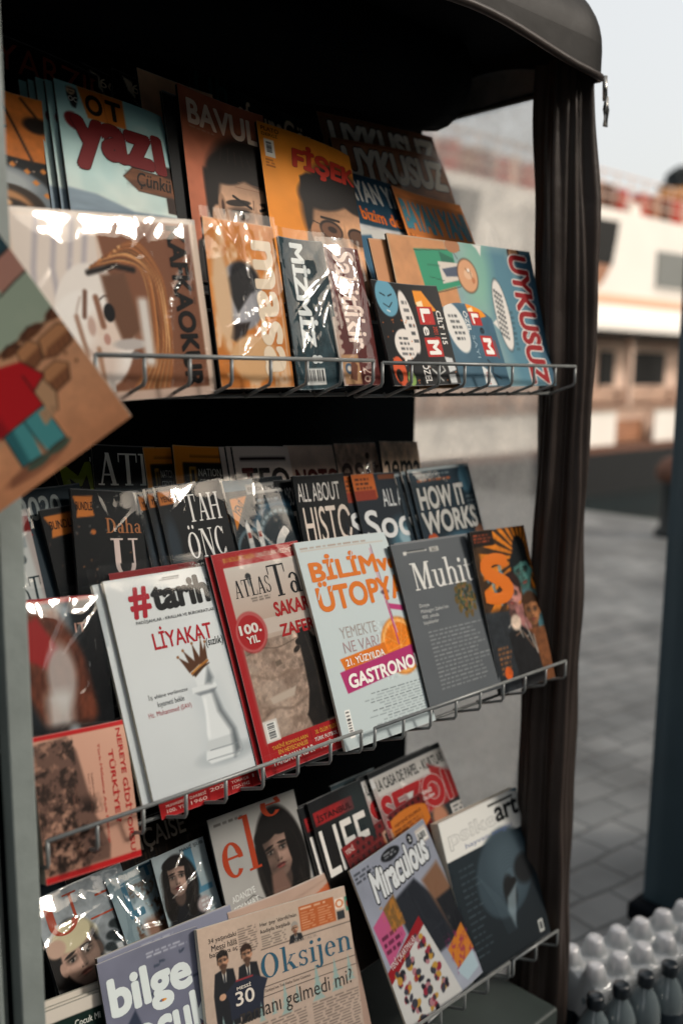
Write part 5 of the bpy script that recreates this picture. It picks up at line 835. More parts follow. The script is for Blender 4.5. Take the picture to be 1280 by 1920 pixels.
# corner of the neighbouring stall
M['tarpblue'] = mat('dark_blue_tarpaulin', '#22343c', rough=.5, noise=(3, .2, 4), bump=(5, .3))
M['kiosk_dark'] = mat('black_interior', '#060b10', rough=.9, spec=.08, noise=(2, .2, 3))
ns = tag(empty('market_stall', (2.545, 1.0, 0)), 'corner of the neighbouring stall wrapped in dark blue tarpaulin, at right edge', 'stall')
mb = MB(); mb.grid(lambda u, v: ((lambda p: (p[0] + .006 * math.sin(9 * v + 7 * u), p[1] + .006 * math.sin(7 * v + 3), .05 + 2.9 * v))([(-.15, .22), (-.15, -.5), (.5, -.5), (.5, .22), (-.15, .22)][int(min(u * 4, 3.999))] if 0 else (lambda a: (.18 + .36 * max(-.92, min(.92, 1.3 * math.cos(a))), -.14 + .39 * max(-.92, min(.92, 1.3 * math.sin(a)))))(2 * math.pi * u))), 48, 20, closed=True); mb.build('tarpaulin_cover', M['tarpblue'], ns)
mb = MB(); mb.box((-.2, -.55, 0), (.55, .24, .05)); mb.build('foot_plate', M['kiosk_dark'], ns, .01)

# ------------------------------------------------------------------ the magazine kiosk
M['tarp'] = mat('brown_black_tarpaulin', '#352d29', rough=.45, spec=.3, noise=(7, .35, 6), bump=(14, .35))
M['roof'] = mat('weathered_roof_tarpaulin', '#141210', rough=.5, spec=.18, noise=(5, .3, 6), bump=(9, .25))
M['teal'] = mat('teal_canvas', '#16302e', rough=.8, noise=(40, .12, 3), bump=(220, .15))
M['post'] = mat('grey_painted_metal', '#7f8784', rough=.55, noise=(18, .14, 6), bump=(60, .1))
M['slab'] = mat('grey_green_counter', '#343d3a', rough=.6, noise=(9, .3, 6))
M['wire'] = mat('grey_coated_wire', '#7c7f7e', rough=.35, metal=.15, noise=(60, .15, 3))
M['steel'] = mat('zip_steel', '#a5a39d', rough=.25, metal=1)
def pvc_mat():
    m = bpy.data.materials.new('cloudy_clear_plastic'); m.use_nodes = True; n = m.node_tree.nodes; l = m.node_tree.links; n.clear()
    out = n.new('ShaderNodeOutputMaterial'); tr = n.new('ShaderNodeBsdfTransparent'); tr.inputs[0].default_value = (.93, .94, .93, 1)
    rf = n.new('ShaderNodeBsdfRefraction'); rf.inputs['Roughness'].default_value = .22; rf.inputs['IOR'].default_value = 1.03; rf.inputs[0].default_value = (.93, .93, .92, 1)
    df = n.new('ShaderNodeBsdfTranslucent'); df.inputs[0].default_value = (.8, .79, .77, 1); d2 = n.new('ShaderNodeBsdfDiffuse'); d2.inputs[0].default_value = (.6, .6, .58, 1)
    tc = n.new('ShaderNodeTexCoord'); no = n.new('ShaderNodeTexNoise'); no.inputs['Scale'].default_value = 16; no.inputs['Detail'].default_value = 9; no.inputs['Roughness'].default_value = .7; l.new(tc.outputs['Object'], no.inputs[0])
    mr = n.new('ShaderNodeMapRange'); mr.inputs[1].default_value = .3; mr.inputs[2].default_value = .75; mr.inputs[3].default_value = .42; mr.inputs[4].default_value = .8; l.new(no.outputs['Fac'], mr.inputs[0])
    m0 = n.new('ShaderNodeMixShader'); m0.inputs[0].default_value = .6; l.new(df.outputs[0], m0.inputs[1]); l.new(d2.outputs[0], m0.inputs[2])
    m1 = n.new('ShaderNodeMixShader'); m1.inputs[0].default_value = .75; l.new(tr.outputs[0], m1.inputs[1]); l.new(rf.outputs[0], m1.inputs[2])
    m2 = n.new('ShaderNodeMixShader'); l.new(mr.outputs[0], m2.inputs[0]); l.new(m1.outputs[0], m2.inputs[1]); l.new(m0.outputs[0], m2.inputs[2]); l.new(m2.outputs[0], out.inputs[0])
    return m
M['pvc'] = pvc_mat()
KO = (.9, 1.2, 0)
kio = tag(empty('newspaper_kiosk', KO), 'dark tarpaulin covered magazine kiosk with rounded roof corner and cloudy plastic side window', 'kiosk')
def kp(mb, name, m, parent=kio, bevel=0): o = mb.build(name, m, parent, bevel, origin=KO); o.location = (0, 0, 0); return o
mb = MB(); mb.box((-1.2, 1.31, .1), (1.49, 1.35, 2.12)); kp(mb, 'back_panel', M['kiosk_dark'])
mb = MB(); mb.box((-1.22, .2, .1), (-1.18, 1.35, 2.12)); kp(mb, 'far_side_panel', M['kiosk_dark'])
# roof: flat deck with a rounded front edge that turns down at the right-hand corner
def roofpt(u, v):
    """u along the front and round the corner, v over the rounded edge"""
    a = v * math.pi * .5; r = .085
    if u < .8: x = -1.2 + (1.365 + 1.2) * u / .8; nx_, ny_ = 0, -1; cx, cy = x, 1.0
    else:
        q = (u - .8) / .2
        if q < .6: t = q / .6 * math.pi / 2; nx_, ny_ = math.sin(t), -math.cos(t); cx, cy = 1.365, 1.0
        else: nx_, ny_ = 1, 0; cx, cy = 1.365, 1.0 + (q - .6) / .4 * .7
    o = .1 * math.sin(a) ; z = 2.095 - (.1 * (1 - math.cos(a))) ; sag = .006 * math.sin(19 * u) + .004 * math.sin(47 * u)
    d = .03 + o
    if v > .999: z -= 0
    return (cx + nx_ * d, cy + ny_ * d, z + sag * (1 - v))
mb = MB(); mb.grid(roofpt, 90, 10)
hem = lambda u, v: (lambda p: (p[0], p[1], p[2] - (.035 + .012 * math.sin(33 * u)) * v))(roofpt(u, 1))
mb.grid(hem, 90, 2); mb.box((-1.2, 1.0, 2.06), (1.385, 1.7, 2.092)); kp(mb, 'roof_cover', M['roof'])
mb = MB(); mb.box((-1.2, .95, 2.035), (1.455, 1.7, 2.043)); kp(mb, 'roof_underside', M['kiosk_dark'])
mb = MB(); mb.tube([hem(i / 90, 1.0) for i in range(91)], .006, 8); kp(mb, 'hem_piping', M['tarp'])
zp = MB(); zp.tube([(1.470, .905, 1.968), (1.471, .903, 1.93)], .004, 8); zp.tube([(1.471, .9, 1.935), (1.475, .9, 1.915), (1.473, .9, 1.89), (1.468, .9, 1.89), (1.466, .9, 1.915), (1.471, .9, 1.935)], .003, 8); kp(zp, 'zipper_pull', M['steel'])
mb = MB(); mb.grid(lambda u, v: (1.497 + .004 * math.sin(14 * u), .96 + .7 * u, 2.09 - .068 * v + .004 * math.sin(11 * u) * v), 30, 4); kp(mb, 'side_valance', M['teal'])
mb = MB(); mb.grid(lambda u, v: (1.5 + .006 * math.sin(7 * u + 3 * v) + .004 * math.sin(17 * v + 4 * u), .98 + .75 * u, .2 + 1.86 * v), 30, 60); kp(mb, 'side_window', M['pvc'])
# rolled awning hanging under the roof at the back
mb = MB(); n_ = 60
mb.tube([(-1.2 + 2.555 * k / n_, 1.17 + .004 * math.sin(k), 1.985 + .005 * math.sin(k * .7)) for k in range(n_)] + [(1.366, 1.17, 1.985), (1.376, 1.17, 1.985)], [.085] * n_ + [.08, .05], 20); kp(mb, 'awning_roll', M['kiosk_dark'])
mb = MB(); mb.box((-1.2, .875, .30), (1.43, 1.3, .36)); kp(mb, 'counter', M['slab'], bevel=.006)
mb = MB(); mb.box((-1.2, .9, .02), (1.41, 1.28, .3)); kp(mb, 'base_cabinet', M['kiosk_dark'])
mb = MB(); lean_ = Matrix.Translation((.4425, .9, 1.366)) @ Matrix.Rotation(-.014, 4, 'Y'); zz = (-1.35, .73)
mb.box((-.026, -.01, zz[0]), (.0, .012, zz[1]), lean_); mb.box((-.047, 0, zz[0]), (-.04, .03, zz[1]), lean_); mb.box((-.04, .022, zz[0]), (-.026, .03, zz[1]), lean_); kp(mb, 'front_post', M['post'], bevel=.002)
# gathered side curtain tied round the front corner post
def curtain(u, v):
    a = 2 * math.pi * u; z = .02 + 1.97 * v
    r = .046 * (1 + .17 * math.sin(4 * a + 1.9 * math.sin(4 * v) + 1) + .11 * math.sin(7 * a + 6 * v + 2 * math.sin(5 * v)) + .05 * math.sin(17 * a - 7 * v)) * (1 + .12 * math.sin(6.2 * v + 1) + .05 * math.sin(15 * v))
    r *= (1 - .3 * max(0, z - 1.62) / .36)
    r *= 1 + .05 * math.sin(23 * z + 2 * math.sin(2 * a)) * math.sin(a + 5 * z)
    return (1.49 - .05 * max(0, z - 1.5) + r * 1.12 * math.cos(a) + .012 * math.sin(3.6 * v + .5) + .006 * math.sin(11 * v), .968 + r * 1.05 * math.sin(a), z)
mb = MB(); mb.grid(curtain, 120, 90, closed=True)
tag(mb.build('tarpaulin_curtain', M['tarp'], origin=(1.49, .968, 0)), 'dark brown gathered plastic curtain hanging down the kiosk front corner', 'curtain')

# wire racks: top wire, bottom wire and bent prongs
def rack(y, z, x0, x1, label, back=True):
    O_ = (x0, y, z); rk = tag(empty('wire_rack', O_), label, 'rack', 'wire racks of the kiosk')
    def rp(mb, n): o = mb.build(n, M['wire'], rk, origin=O_); o.location = (0, 0, 0)
    mb = MB(); mb.tube([(x0, y, z), (x1, y, z)], .0026, 8); rp(mb, 'top_wire')
    mb = MB(); mb.tube([(x0 - .002, y + .05, z - .046), (x1 + .002, y + .05, z - .046)], .0026, 8); rp(mb, 'bottom_wire')
    n = max(2, round((x1 - x0) / .061)); 
    for k in range(n + 1):
        x = x0 + (x1 - x0) * k / n; mb = MB(); e = .0004 if k % 2 else -.0004
        mb.tube([(x, y + .0005, z + .001), (x, y, z - .026), (x, y + .003, z - .031), (x, y + .048, z - .047), (x, y + .052, z - .043)], .0023, 8); rp(mb, 'prong')
    mb = MB()
    for yy, zz in ((y + .12, z + .06),): mb.tube([(x0, yy, zz), (x1, yy, zz)], .0022, 6)
    rp(mb, 'pocket_wire')
rack(.911, 1.5065, .538, .951, 'left wire rack of the top tier, below the beige sideways page')
rack(.911, 1.504, .969, 1.436, 'right wire rack of the top tier, ending at the gathered curtain')
rack(.9, 1.003, .463, .931, 'left wire rack of the middle tier, in front of the chess king magazine')
rack(.9, 1.0, .958, 1.435, 'right wire rack of the middle tier, in front of the grey book')
rack(.888, .504, .45, 1.29, 'long wire rack of the bottom tier, in front of the newspaper')
rack(.888, .502, 1.302, 1.435, 'short wire rack end of the bottom tier, below the white topped book')

# ------------------------------------------------------------------ the magazines
TAB = {
'yarzip':(0.613,1.128,1.630,18,-8.7,0.145,0.270),'wings1':(0.731,1.126,1.623,18,-9.5,0.150,0.270),
'wings2':(0.771,1.124,1.619,18,-10.1,0.150,0.270),'beige':(0.815,1.110,1.632,18,-5.4,0.125,0.270),
'teal':(0.884,1.141,1.670,18,-8.3,0.083,0.270),'kafasina':(0.992,1.132,1.643,18,-7.8,0.178,0.270),
'uyku_a':(1.292,1.135,1.652,18,3.7,0.309,0.270),'uyku_b':(1.287,1.102,1.607,18,4.4,0.302,0.270),
'space':(0.535,1.053,1.621,19,-4.6,0.087,0.200),'yazi':(0.670,1.034,1.566,19,-3.9,0.151,0.275),
'bavul':(0.833,1.044,1.597,19,-6.0,0.133,0.275),'bavulc':(0.806,1.041,1.587,19,-5.3,0.118,0.275),
'fisek':(0.986,1.036,1.572,19,-5.9,0.184,0.270),'bayanb':(1.169,1.042,1.578,28,-0.6,0.154,0.250),
'bayano':(1.309,1.037,1.570,25,-0.7,0.191,0.240),'kafka':(0.598,0.939,1.458,7,3.2,0.240,0.203),
'masa':(0.778,0.941,1.470,10,1.4,0.118,0.203),'mizmiz':(0.869,0.940,1.468,11,2.1,0.057,0.195),
'sabit':(0.951,0.941,1.471,14,0.8,0.064,0.191),'lemanb':(1.079,0.941,1.468,19,1.8,0.153,0.152),
'lemanz':(1.217,0.940,1.466,19,1.3,0.126,0.153),'uyku':(1.252,0.941,1.469,17,1.3,0.366,0.232),
'uykuc':(1.222,0.943,1.474,17,2.9,0.360,0.223),'yellow':(0.699,1.071,1.129,15,14.9,0.062,0.270),
'atl':(0.683,1.072,1.130,15,-4.3,0.080,0.270),'ngc':(0.759,1.070,1.124,15,-2.1,0.054,0.270),
'ng':(0.818,1.070,1.122,15,-3.4,0.100,0.270),'teo':(0.931,1.068,1.116,15,-2.1,0.108,0.270),
'notos':(1.043,1.068,1.115,15,-2.0,0.114,0.270),'osik':(1.146,1.067,1.114,15,-1.2,0.099,0.270),
'sinema':(1.239,1.067,1.111,15,-2.2,0.103,0.270),'y2020':(0.582,1.023,1.112,18,2.3,0.074,0.250),
'bottle':(0.532,1.009,1.067,18,2.3,0.055,0.270),'bundc':(0.655,1.010,1.071,18,4.5,0.140,0.270),
'bund':(0.624,1.014,1.082,18,-5.7,0.094,0.270),'once':(0.779,1.013,1.080,18,1.1,0.098,0.270),
'six':(0.907,1.012,1.081,22,1.2,0.113,0.270),'histc':(0.958,1.012,1.075,18,-1.3,0.045,0.270),
'hist':(1.011,1.012,1.076,18,-0.7,0.099,0.270),'soc':(1.152,1.009,1.071,20,-0.2,0.128,0.270),
'how':(1.303,1.010,1.071,18,0.9,0.162,0.270),'horse':(0.526,0.945,0.972,17,-4.3,0.091,0.270),
'nereye':(0.524,0.921,0.941,17,-3.8,0.119,0.155),'tarih':(0.691,0.936,0.987,22,0.1,0.158,0.267),
'redc':(0.709,0.939,0.957,21,-0.3,0.157,0.304),'atlas':(0.853,0.930,0.971,21,1.2,0.148,0.297),
'bilim':(1.010,0.928,0.966,21,-0.8,0.190,0.299),'muhit':(1.193,0.933,0.978,21,-1.1,0.184,0.259),
'sage':(1.360,0.928,0.964,18,-1.3,0.162,0.273),'cap':(0.593,1.083,0.663,22,-2.1,0.054,0.200),
'franc':(0.735,1.082,0.660,22,0.5,0.247,0.200),'vue':(0.609,1.044,0.669,28,2.3,0.103,0.160),
'mavic':(0.700,1.039,0.661,27,3.3,0.068,0.160),'mavi':(0.768,1.039,0.666,26,1.5,0.089,0.160),
'elele':(0.895,1.000,0.586,24,-1.0,0.170,0.270),'life':(1.065,0.989,0.562,24,1.9,0.115,0.270),
'pale':(1.138,1.056,0.594,22,0.0,0.116,0.220),'sezon':(1.256,0.992,0.568,24,1.7,0.199,0.270),
'bili':(0.515,0.924,0.467,20,-5.5,0.093,0.270),'bilge':(0.643,0.933,0.490,20,-3.5,0.144,0.270),
'bilgec':(0.690,0.946,0.487,20,-3.2,0.220,0.270),'oksi':(0.828,0.914,0.440,20,-7.9,0.278,0.300),
'oksib':(0.900,0.929,0.439,20,-3.1,0.220,0.300),'mir':(1.150,0.928,0.475,23,6.4,0.196,0.270),
'mirc':(1.179,0.983,0.564,24,8.8,0.208,0.200),'psike':(1.343,0.927,0.474,20,-0.7,0.228,0.266),
}
S1, S2, S3 = 'magazines on the top tier', 'magazines on the middle tier', 'magazines on the bottom tier'
def bendf(W, H, seed, k=1.0):
    g = random.Random(seed); a, b, c, d, e = g.uniform(-.005, .004) * k, g.uniform(-.003, .009) * k, g.uniform(-.003, .003) * k, g.uniform(-.004, .007) * k, g.uniform(-.001, .0015) * k
    def f(x, y):
        u, v = np.clip(x / W, 0, 1), np.clip(y / H, 0, 1)
        return a * (1 - (2 * u - 1) ** 2) - b * v ** 2.2 + c * (2 * u - 1) * v - d * (u * v) ** 5 + e * np.sin(5 * v + seed) * u
    return f
def magazine(id, label, group, art, cat='magazine', name='magazine', ext=1.0, th=.004, sleeve=0, lift=0, yaw=1.8, cell=.0017, base='#cccccc', m='print', spine='darkpaper', copies=0, cd=(-.007, -.0065, .002), clabel=None, bend=1.0, seed=None, top=.012):
    x, y, z, tilt, roll, W, H = TAB[id]; seed = seed if seed is not None else sum(map(ord, id)) 
    a = Art(W, H, cell, ext, base, seed); art(a); We = a.We; bd = bendf(We, H, seed, bend)
    t, r = R(tilt), R(roll); U = Vector((1, 0, 0)); V = Vector((0, math.sin(t), math.cos(t))); N = U.cross(V)
    u = U * math.cos(r) + V * math.sin(r); v = N.cross(u)
    p = Vector((x, y, z)) + u * (We - W) / 2 + N * lift
    q = R(yaw); u2 = u * math.cos(q) - N * math.sin(q); n2 = u2.cross(v)
    def place(o, du, dn, dv):
        P = p + u * du + n2 * dn + v * dv; o.matrix_world = Matrix(((u2.x, v.x, n2.x, P.x), (u2.y, v.y, n2.y, P.y), (u2.z, v.z, n2.z, P.z), (0, 0, 0, 1)))
    root = tag(empty(name), label, cat, group); parts = []
    parts.append(link('pages', block_mesh('pages', We, H, th, bd), [M['paper'], M[spine]], root))
    parts.append(link('cover', cover_mesh('cover', a, bd), M[m], root))
    if sleeve: parts.append(link('plastic_sleeve', film_mesh('plastic_sleeve', We, H, bd, seed, .0022 * sleeve, top=top), M['film'], root))
    place(root, 0, 0, 0); g = random.Random(seed)
    for k in range(copies):
        c = root.copy(); COL.objects.link(c); c['label'] = clabel or label; c['group'] = 'spare copies of the ' + group[0:0] + (clabel or label)
        for pt in parts: d = pt.copy(); COL.objects.link(d); d.parent = c
        place(c, cd[0] * (k + 1) + g.uniform(-.0015, .0015), cd[1] * (k + 1), cd[2] * (k + 1) + g.uniform(-.002, .002))
    return root

mg = magazine
# top tier, back row
mg('yarzip', 'black magazine with dim red-brown title, back row at the far upper left', S1, art_yarzip, cell=.003, sleeve=.6)
mg('wings1', 'black magazine with a small winged emblem, left of its twin in the back row', S1, art_wings, cell=.002)
mg('wings2', 'black magazine with a small winged emblem, right of its twin in the back row', S1, art_wings, cell=.002, lift=.006)
mg('beige', 'plain beige magazine with a ring emblem, behind the brown portrait magazine', S1, art_beige, cell=.0022)
mg('teal', 'nearly black magazine with faint teal letters in the shaded back row', S1, art_teal, cell=.003)
mg('kafasina', 'dark magazine with tall thin beige title in a glinting plastic sleeve, back row', S1, art_kafasina, cell=.0025, sleeve=1.4)
mg('uyku_a', 'brown comic with white brush title, topmost at the back right of the top tier', S1, lambda a: art_uykbrown(a, '#8d6248'), name='comic_magazine', cat='comic', cell=.003, sleeve=1.3)
mg('uyku_b', 'brown comic with white brush title, in front of its twin at the back right', S1, art_uykbrown, name='comic_magazine', cat='comic', cell=.003, sleeve=1)
# top tier, middle row
mg('space', 'orange and black magazine with a space helmet picture, left edge of the top tier', S1, art_space, ext=1.05, lift=-.01)
mg('yazi', 'pale blue magazine with fat dark red lettering and a wooden arrow sign', S1, art_yazi, ext=1.05, copies=4, cd=(-.0075, -.007, .0015), clabel='spare copy stacked behind the pale blue magazine with dark red lettering', base='#8fc2c4')
mg('bavulc', 'dark spined spare copy just behind the brown portrait magazine', S1, lambda a: a.grad('#17191b', '#121416'), cell=.004, lift=-.004)
mg('bavul', 'brown magazine with a frowning dark haired man and pale block title', S1, art_bavul, ext=1.1, cell=.0011)
mg('fisek', 'orange magazine with a man in glasses and a red block title', S1, art_fisek, ext=1.0, lift=.004, cell=.0011)
mg('bayano', 'orange magazine with blue hatched title at the right of the top tier', S1, art_bayano, lift=.004, cell=.002)
mg('bayanb', 'dark blue magazine with white title above orange handwriting', S1, art_bayanb, lift=.012, cell=.002)
# top tier, front row, lying sideways
mg('kafka', 'large beige cover lying sideways in crumpled film, masked white face and black title', S1, art_kafka, cell=.0011, sleeve=1.9, th=.003, spine='paper', top=.002)
mg('masa', 'orange cover lying sideways in shiny crumpled film beside the beige one', S1, art_masa, sleeve=2.4, lift=.004, th=.003)
mg('mizmiz', 'narrow dark teal cover lying sideways with white title and barcode', S1, art_mizmiz, sleeve=1.3, ext=1.5, lift=.004, th=.003, cell=.0013)
mg('sabit', 'maroon cover with deckled edge lying sideways, pale title and number 126', S1, art_sabit, sleeve=.9, ext=1.15, lift=.008, th=.003, cell=.0013)
mg('uykuc', 'tan spare comic peeping out behind the big teal comic', S1, art_uykuc, name='comic_magazine', cat='comic', cell=.003, th=.002, lift=-.004)
mg('uyku', 'big teal comic lying sideways with a green-suited man and dark red title', S1, art_uyku, name='comic_magazine', cat='comic', th=.003, lift=.002)
mg('lemanz', 'slate blue comic lying sideways with a red boxed title and speech bubble', S1, art_lemanz, name='comic_magazine', cat='comic', ext=1.05, th=.003, lift=.012, cell=.0013)
mg('lemanb', 'black comic lying sideways with a blue round face and red boxed title', S1, art_lemanb, name='comic_magazine', cat='comic', th=.004, lift=.02, cell=.0013)
# middle tier, back row
mg('yellow', 'black magazine with one yellow-green letter showing below the hanging comic', S2, art_yellow, cell=.003)
mg('atl', 'black magazine with thin white serif capitals, back row of the middle tier', S2, art_atl, ext=1.25, cell=.0022, copies=1, cd=(-.02, -.004, -.004), clabel='spare black copy left of the white serif title in the back row')
mg('ngc', 'yellow bordered magazine, the left one of the two in the back row', S2, art_ng, ext=1.6, cell=.0022)
mg('ng', 'yellow bordered magazine, the right one of the two in the back row', S2, art_ng, ext=1.2, cell=.0022, lift=.004)
mg('teo', 'off white magazine with three black capitals, back row of the middle tier', S2, art_teo, cell=.0022, ext=1.05, lift=.012, copies=3, cd=(-.0085, -.004, .0), clabel='spare off white copy, its edge showing left of the three black capitals')
mg('notos', 'beige magazine with fat brown rounded capitals, back row of the middle tier', S2, art_notos, ext=1.1, cell=.0022)
mg('osik', 'brown magazine with a blurry dark title, second from right in the back row', S2, art_osik, cell=.0025, sleeve=1)
mg('sinema', 'brown film magazine with tall black lower case title, right end of the back row', S2, art_sinema, cell=.0025, lift=.003)
# middle tier, second row
mg('y2020', 'dark blue magazine with the year 2020 just under the hanging comic', S2, art_2020, ext=1.3, cell=.0022, lift=-.01)
mg('bottle', 'white and red magazine with a bottle picture beside the grey post', S2, art_bottle, sleeve=1.2, cell=.0015)
mg('bundc', 'black star speckled magazine with an orange tag, the lower left one', S2, art_bund, sleeve=.4, lift=-.008)
mg('bund', 'black star speckled magazine with an orange tag and large white U', S2, art_bund, ext=1.1, sleeve=.4, lift=.004, copies=0)
mg('once', 'black magazine with large white serif letters and small orange tag', S2, art_once, ext=1.1, sleeve=.4, copies=4, cd=(-.0125, -.0045, -.001), lift=.012, clabel='spare black copy in film, one of the edges left of the white serif letters')
mg('six', 'dark blue science magazine with rockets and a big number 6', S2, art_six, ext=1.05, sleeve=.5, copies=1, cd=(-.016, -.005, 0), lift=.01, clabel='spare copy with a blue and orange edge left of the rocket magazine')
mg('histc', 'black history magazine mostly hidden by its twin on the right', S2, art_hist, ext=2.0, cell=.002)
mg('hist', 'black history magazine with fully visible pale block capitals', S2, art_hist, ext=1.1, lift=.005, cell=.0015)
mg('soc', 'navy football magazine with rounded pale letters and orange corner', S2, art_soc, ext=1.02, lift=.008, copies=1, cd=(-.028, -.004, .001), clabel='spare navy football copy showing its orange corner at left', cell=.0015)
mg('how', 'navy technology magazine with chunky white title at the right end of the second row', S2, art_how, copies=2, cd=(-.011, -.005, -.001), lift=.012, clabel='spare navy copy, its dark edge left of the chunky white title', sleeve=.5)
# middle tier, front row
mg('horse', 'dark magazine with a brown horse in creased film, left edge of middle tier', S2, art_horse, sleeve=2.0, ext=1.15, lift=.0)
mg('nereye', 'sand coloured book lying sideways with a rocky cliff and red title', S2, art_nereye, cat='book', name='book', th=.012, lift=.012, spine='paper', cell=.0012)
mg('redc', 'red magazine whose lower red strip shows below the chess king magazine', S2, art_redc, ext=1.0, th=.003, cell=.0015, lift=-.002)
mg('tarih', 'white magazine with a crowned chess king, front of the middle tier', S2, art_tarih, sleeve=.1, top=.02, lift=.006, cell=.0012, copies=1, cd=(-.012, -.006, -.002), clabel='spare white copy, its page edges left of the chess king magazine', spine='paper', bend=.6)
mg('atlas', 'red framed magazine with a sepia battlefield photograph and round red badge', S2, art_atlas, ext=1.08, lift=.006, sleeve=.35, top=.008, cell=.0012, copies=1, cd=(-.006, -.005, -.002), clabel='spare red copy, its spine showing beside the chess king magazine', bend=.6)
mg('bilim', 'pale blue-white magazine with orange capitals and an orange slice on a bicycle fork', S2, art_bilim, ext=1.04, lift=.012, cell=.0012, spine='paper', bend=1.1)
mg('muhit', 'slate grey book with white serif title and a small jewel picture', S2, art_muhit, th=.007, lift=.012, cell=.0014, m='matte', copies=1, cd=(.016, -.006, .002), clabel='spare dark copy showing right of the slate grey book', bend=.5)
mg('sage', 'colourful collage magazine with orange rays and a large orange S', S2, art_sage, th=.006, lift=.006, cell=.0015)
# bottom tier, back row
mg('cap', 'dark blue book behind the grey post at the lower left', S3, art_cap, cat='book', name='book', cell=.003)
mg('franc', 'dark brown book with pale capitals under the middle tier', S3, art_franc, cat='book', name='book', cell=.002)
mg('pale', 'grey landscape magazine behind the black one with tall white capitals', S3, art_pale, cell=.003, lift=.02)
# bottom tier, middle row
mg('vue', 'silver fashion magazine in shiny film, woman in a pale hat, lower left', S3, art_vue, ext=1.3, sleeve=2.0, th=.006, cell=.0011)
mg('mavic', 'grey-blue fashion magazine with leaves, mostly hidden by its twin', S3, art_mavic, ext=1.2, sleeve=1.2, lift=-.002)
mg('mavi', 'grey-blue fashion magazine with a long haired woman in creased film', S3, art_mavi, ext=1.05, sleeve=1.4, lift=.004, cell=.0011)
mg('elele', 'grey fashion magazine with orange-red serif title and dark haired woman', S3, art_elele, lift=.008, sleeve=.3, cell=.0011)
mg('life', 'black city magazine with tall thin white capitals and a red strip', S3, art_life, ext=1.1, lift=.012, copies=2, cd=(-.015, -.005, -.001), clabel='spare black copy, its edge left of the tall thin white capitals', cell=.0015)
mg('sezon', 'television magazine with bold red title over white, back right of bottom tier', S3, art_sezon, lift=.012, copies=1, cd=(-.02, -.005, -.001), clabel='spare television copy showing a white edge left of the red title', cell=.0015)
# bottom tier, front row
mg('bili', 'dark green children magazine with a white title at the bottom left corner', S3, art_bili, ext=1.4, lift=-.006, copies=2, cd=(-.001, -.006, .004), clabel='spare children magazine, its white top edge above the dark green one', base='#10231f')
mg('bilgec', 'lilac spare children magazine whose top edge rises behind the newspaper', S3, art_bilgec, lift=.004, cell=.0025, th=.006)
mg('bilge', 'lilac grey children magazine with fat white rounded letters', S3, art_bilge, ext=1.05, lift=.012, cell=.0014)
mg('oksib', 'folded pink newspaper sheet behind the front newspaper', S3, art_oksib, cat='newspaper', name='newspaper', m='matte', lift=.006, spine='paper', bend=3, cell=.0025)
mg('oksi', 'folded salmon newspaper with blue slab serif title and two men in suits', S3, art_oksi, cat='newspaper', name='newspaper', m='matte', lift=.016, th=.006, spine='paper', cell=.0011, bend=1.2)
mg('mirc', 'dark red card header with black dots and an orange oval above the cartoon magazine', S3, art_mirc, cat='magazine card', name='card_header', lift=.012, th=.002, sleeve=.6, cell=.0014)
mg('mir', 'grey children magazine in film with looping white title and sticker sheet', S3, art_mir, lift=.024, sleeve=.7, cell=.0014, spine='paper')
mg('psike', 'thick navy book with a white upper band and a spiral fossil picture', S3, art_psike, cat='book', name='book', th=.018, lift=.012, m='matte', cell=.0014, spine='paper', bend=.4, yaw=.5)

# comic hanging askew from the front post, nearest the camera
_W, _H = .21, .294
br, bl_, tr_ = Vector((0.491, 0.772, 1.451)), Vector((0.398, 0.845, 1.364)), Vector((0.422, 0.876, 1.618))
uu = (br - bl_).normalized(); nn = uu.cross(tr_ - br).normalized(); vv = nn.cross(uu)
hc = tag(empty('comic_magazine'), 'tan comic with a boy in a red shirt hanging tilted from the front post', 'comic')
a = Art(_W, _H, .0012, 1, '#c98f66', 5); art_comic(a); bd = bendf(_W, _H, 3, 1)
link('pages', block_mesh('pages', _W, _H, .002, bd), [M['paper'], M['paper']], hc); link('cover', cover_mesh('cover', a, bd), M['matte'], hc)
P = br - uu * _W / 2
hc.matrix_world = Matrix(((uu.x, vv.x, nn.x, P.x), (uu.y, vv.y, nn.y, P.y), (uu.z, vv.z, nn.z, P.z), (0, 0, 0, 1)))

# ------------------------------------------------------------------ shrink-wrapped water bottles on a crate
M['pet'] = mat('clear_plastic_bottle', '#5d676a', rough=.07, spec=.9)
M['cap'] = mat('dark_bottle_cap', '#141c22', rough=.35)
M['palecap'] = mat('pale_bottle_cap', '#d2caca', rough=.4)
M['label'] = mat('dark_bottle_label', '#1b2730', rough=.4)
M['lettering'] = mat('white_print', '#c9ccd0', rough=.5)
M['wrap'] = film_mat('shrink_wrap', rough=.16, strength=.12, scale=30, haze=.06)
nw = M['wrap'].node_tree; dfw = nw.nodes.new('ShaderNodeBsdfDiffuse'); dfw.inputs[0].default_value = (.75, .77, .78, 1); mxw = nw.nodes.new('ShaderNodeMixShader'); mxw.inputs[0].default_value = .32
ow = [x for x in nw.nodes if x.type == 'OUTPUT_MATERIAL'][0]; nw.links.new(ow.inputs[0].links[0].from_socket, mxw.inputs[1]); nw.links.new(dfw.outputs[0], mxw.inputs[2]); nw.links.new(mxw.outputs[0], ow.inputs[0])
bz = .143; cr = tag(empty('crate', (1.51, .848, 0)), 'dark plastic crate under the water bottles', 'crate')
mb = MB(); mb.box((-.04, -.16, .0), (.44, .27, .02))
for x0, y0, x1, y1 in ((-.04, -.16, .44, -.145), (-.04, .255, .44, .27), (-.04, -.145, -.025, .255), (.425, -.145, .44, .255)): mb.box((x0, y0, .02), (x1, y1, .135))
mb.build('body', M['kiosk_dark'], cr, .004)
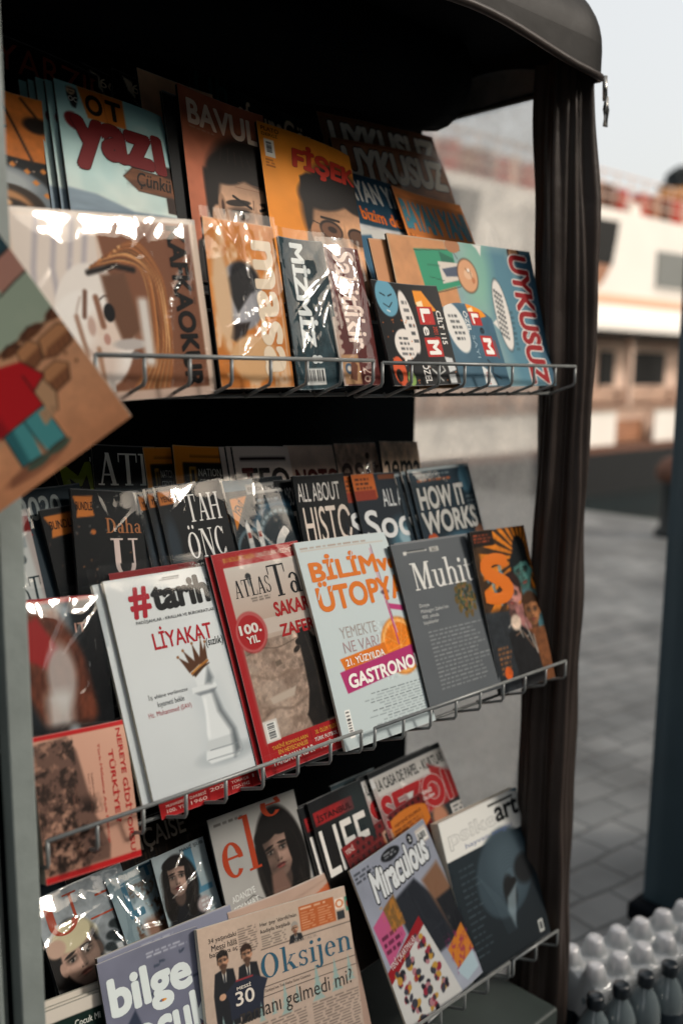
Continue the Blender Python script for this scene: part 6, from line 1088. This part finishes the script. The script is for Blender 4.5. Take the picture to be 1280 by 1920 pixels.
mb = MB(); mb.box((-.025, -.145, .125), (.425, .255, .142)); mb.build('tray', M['kiosk_dark'], cr)
def bottle(loc, label):
    b = tag(empty('water_bottle', loc), label, 'bottle', 'water bottles in the pack'); b.scale = (1.1, 1.1, 1.1)
    mb = MB(); mb.lathe([(.026, 0), (.029, .004), (.029, .03), (.0275, .034), (.029, .038), (.029, .125), (.027, .14), (.02, .158), (.0125, .17), (.0115, .182)], (0, 0, 0), 20); parts = [mb.build('body', M['pet'], b)]
    mb = MB(); mb.lathe([(.0295, .055), (.0297, .056), (.0297, .115), (.0295, .116)], (0, 0, 0), 20); parts.append(mb.build('paper_label', M['label'], b))
    mb = MB(); mb.lathe([(.0138, .176), (.0145, .178), (.0145, .194), (.013, .197), (.004, .1975)], (0, 0, 0), 20); parts.append(mb.build('cap', M['cap'], b))
    return b, parts
b0, bp = bottle((0, 0, 0), 'clear water bottle with a dark cap in the front row of the pack'); b0['group'] = 'front row of water bottles'; first = True
e1 = Vector((.0648, -.0154, 0)); e2 = Vector((.0154, .0648, 0)); o0 = Vector((1.51, .848, bz))
for j in range(3):
    for i in range(7):
        pos = o0 + e1 * i + e2 * j
        if i == 0 and j in (1, 2): continue
        if j == 3 and i < 2: continue
        if first: b = b0; first = False
        else:
            b = b0.copy(); COL.objects.link(b)
            for pt in bp:
                d = pt.copy(); COL.objects.link(d); d.parent = b
                if j and pt.name.startswith('cap'): d.material_slots[0].link = 'OBJECT'; d.material_slots[0].material = M['palecap']
            b['label'] = 'clear bottle with a pale cap under the stretched shrink wrap' if j else 'clear water bottle with a dark cap in the front row of the pack'
            b['group'] = 'wrapped water bottles in the pack' if j else 'front row of water bottles'
        b.location = pos; b.rotation_euler = (0, 0, .5 * i + .9 * j)
mb = MB()
def wrapf(u, v):
    i_, j_ = .45 + 6.1 * u, .42 + 2.15 * v; p = o0 + e1 * i_ + e2 * j_; d = math.hypot(i_ - round(i_), j_ - round(j_)) * .0666
    z = bz + .1855 + .0355 * math.exp(-(d / .0225) ** 6) + .003 * math.sin(31 * u + 23 * v) * min(1, d / .02)
    e = min(u, 1 - u, v, 1 - v); z -= max(0, .04 - e) * 1.6
    return (p.x, p.y, z)
mb.grid(wrapf, 190, 130); tag(mb.build('shrink_wrap', M['wrap'], origin=tuple(o0)), 'clear shrink wrap stretched over the pack of water bottles', 'plastic wrap')
bpy.data.objects.remove(_to); bpy.data.curves.remove(_tc)
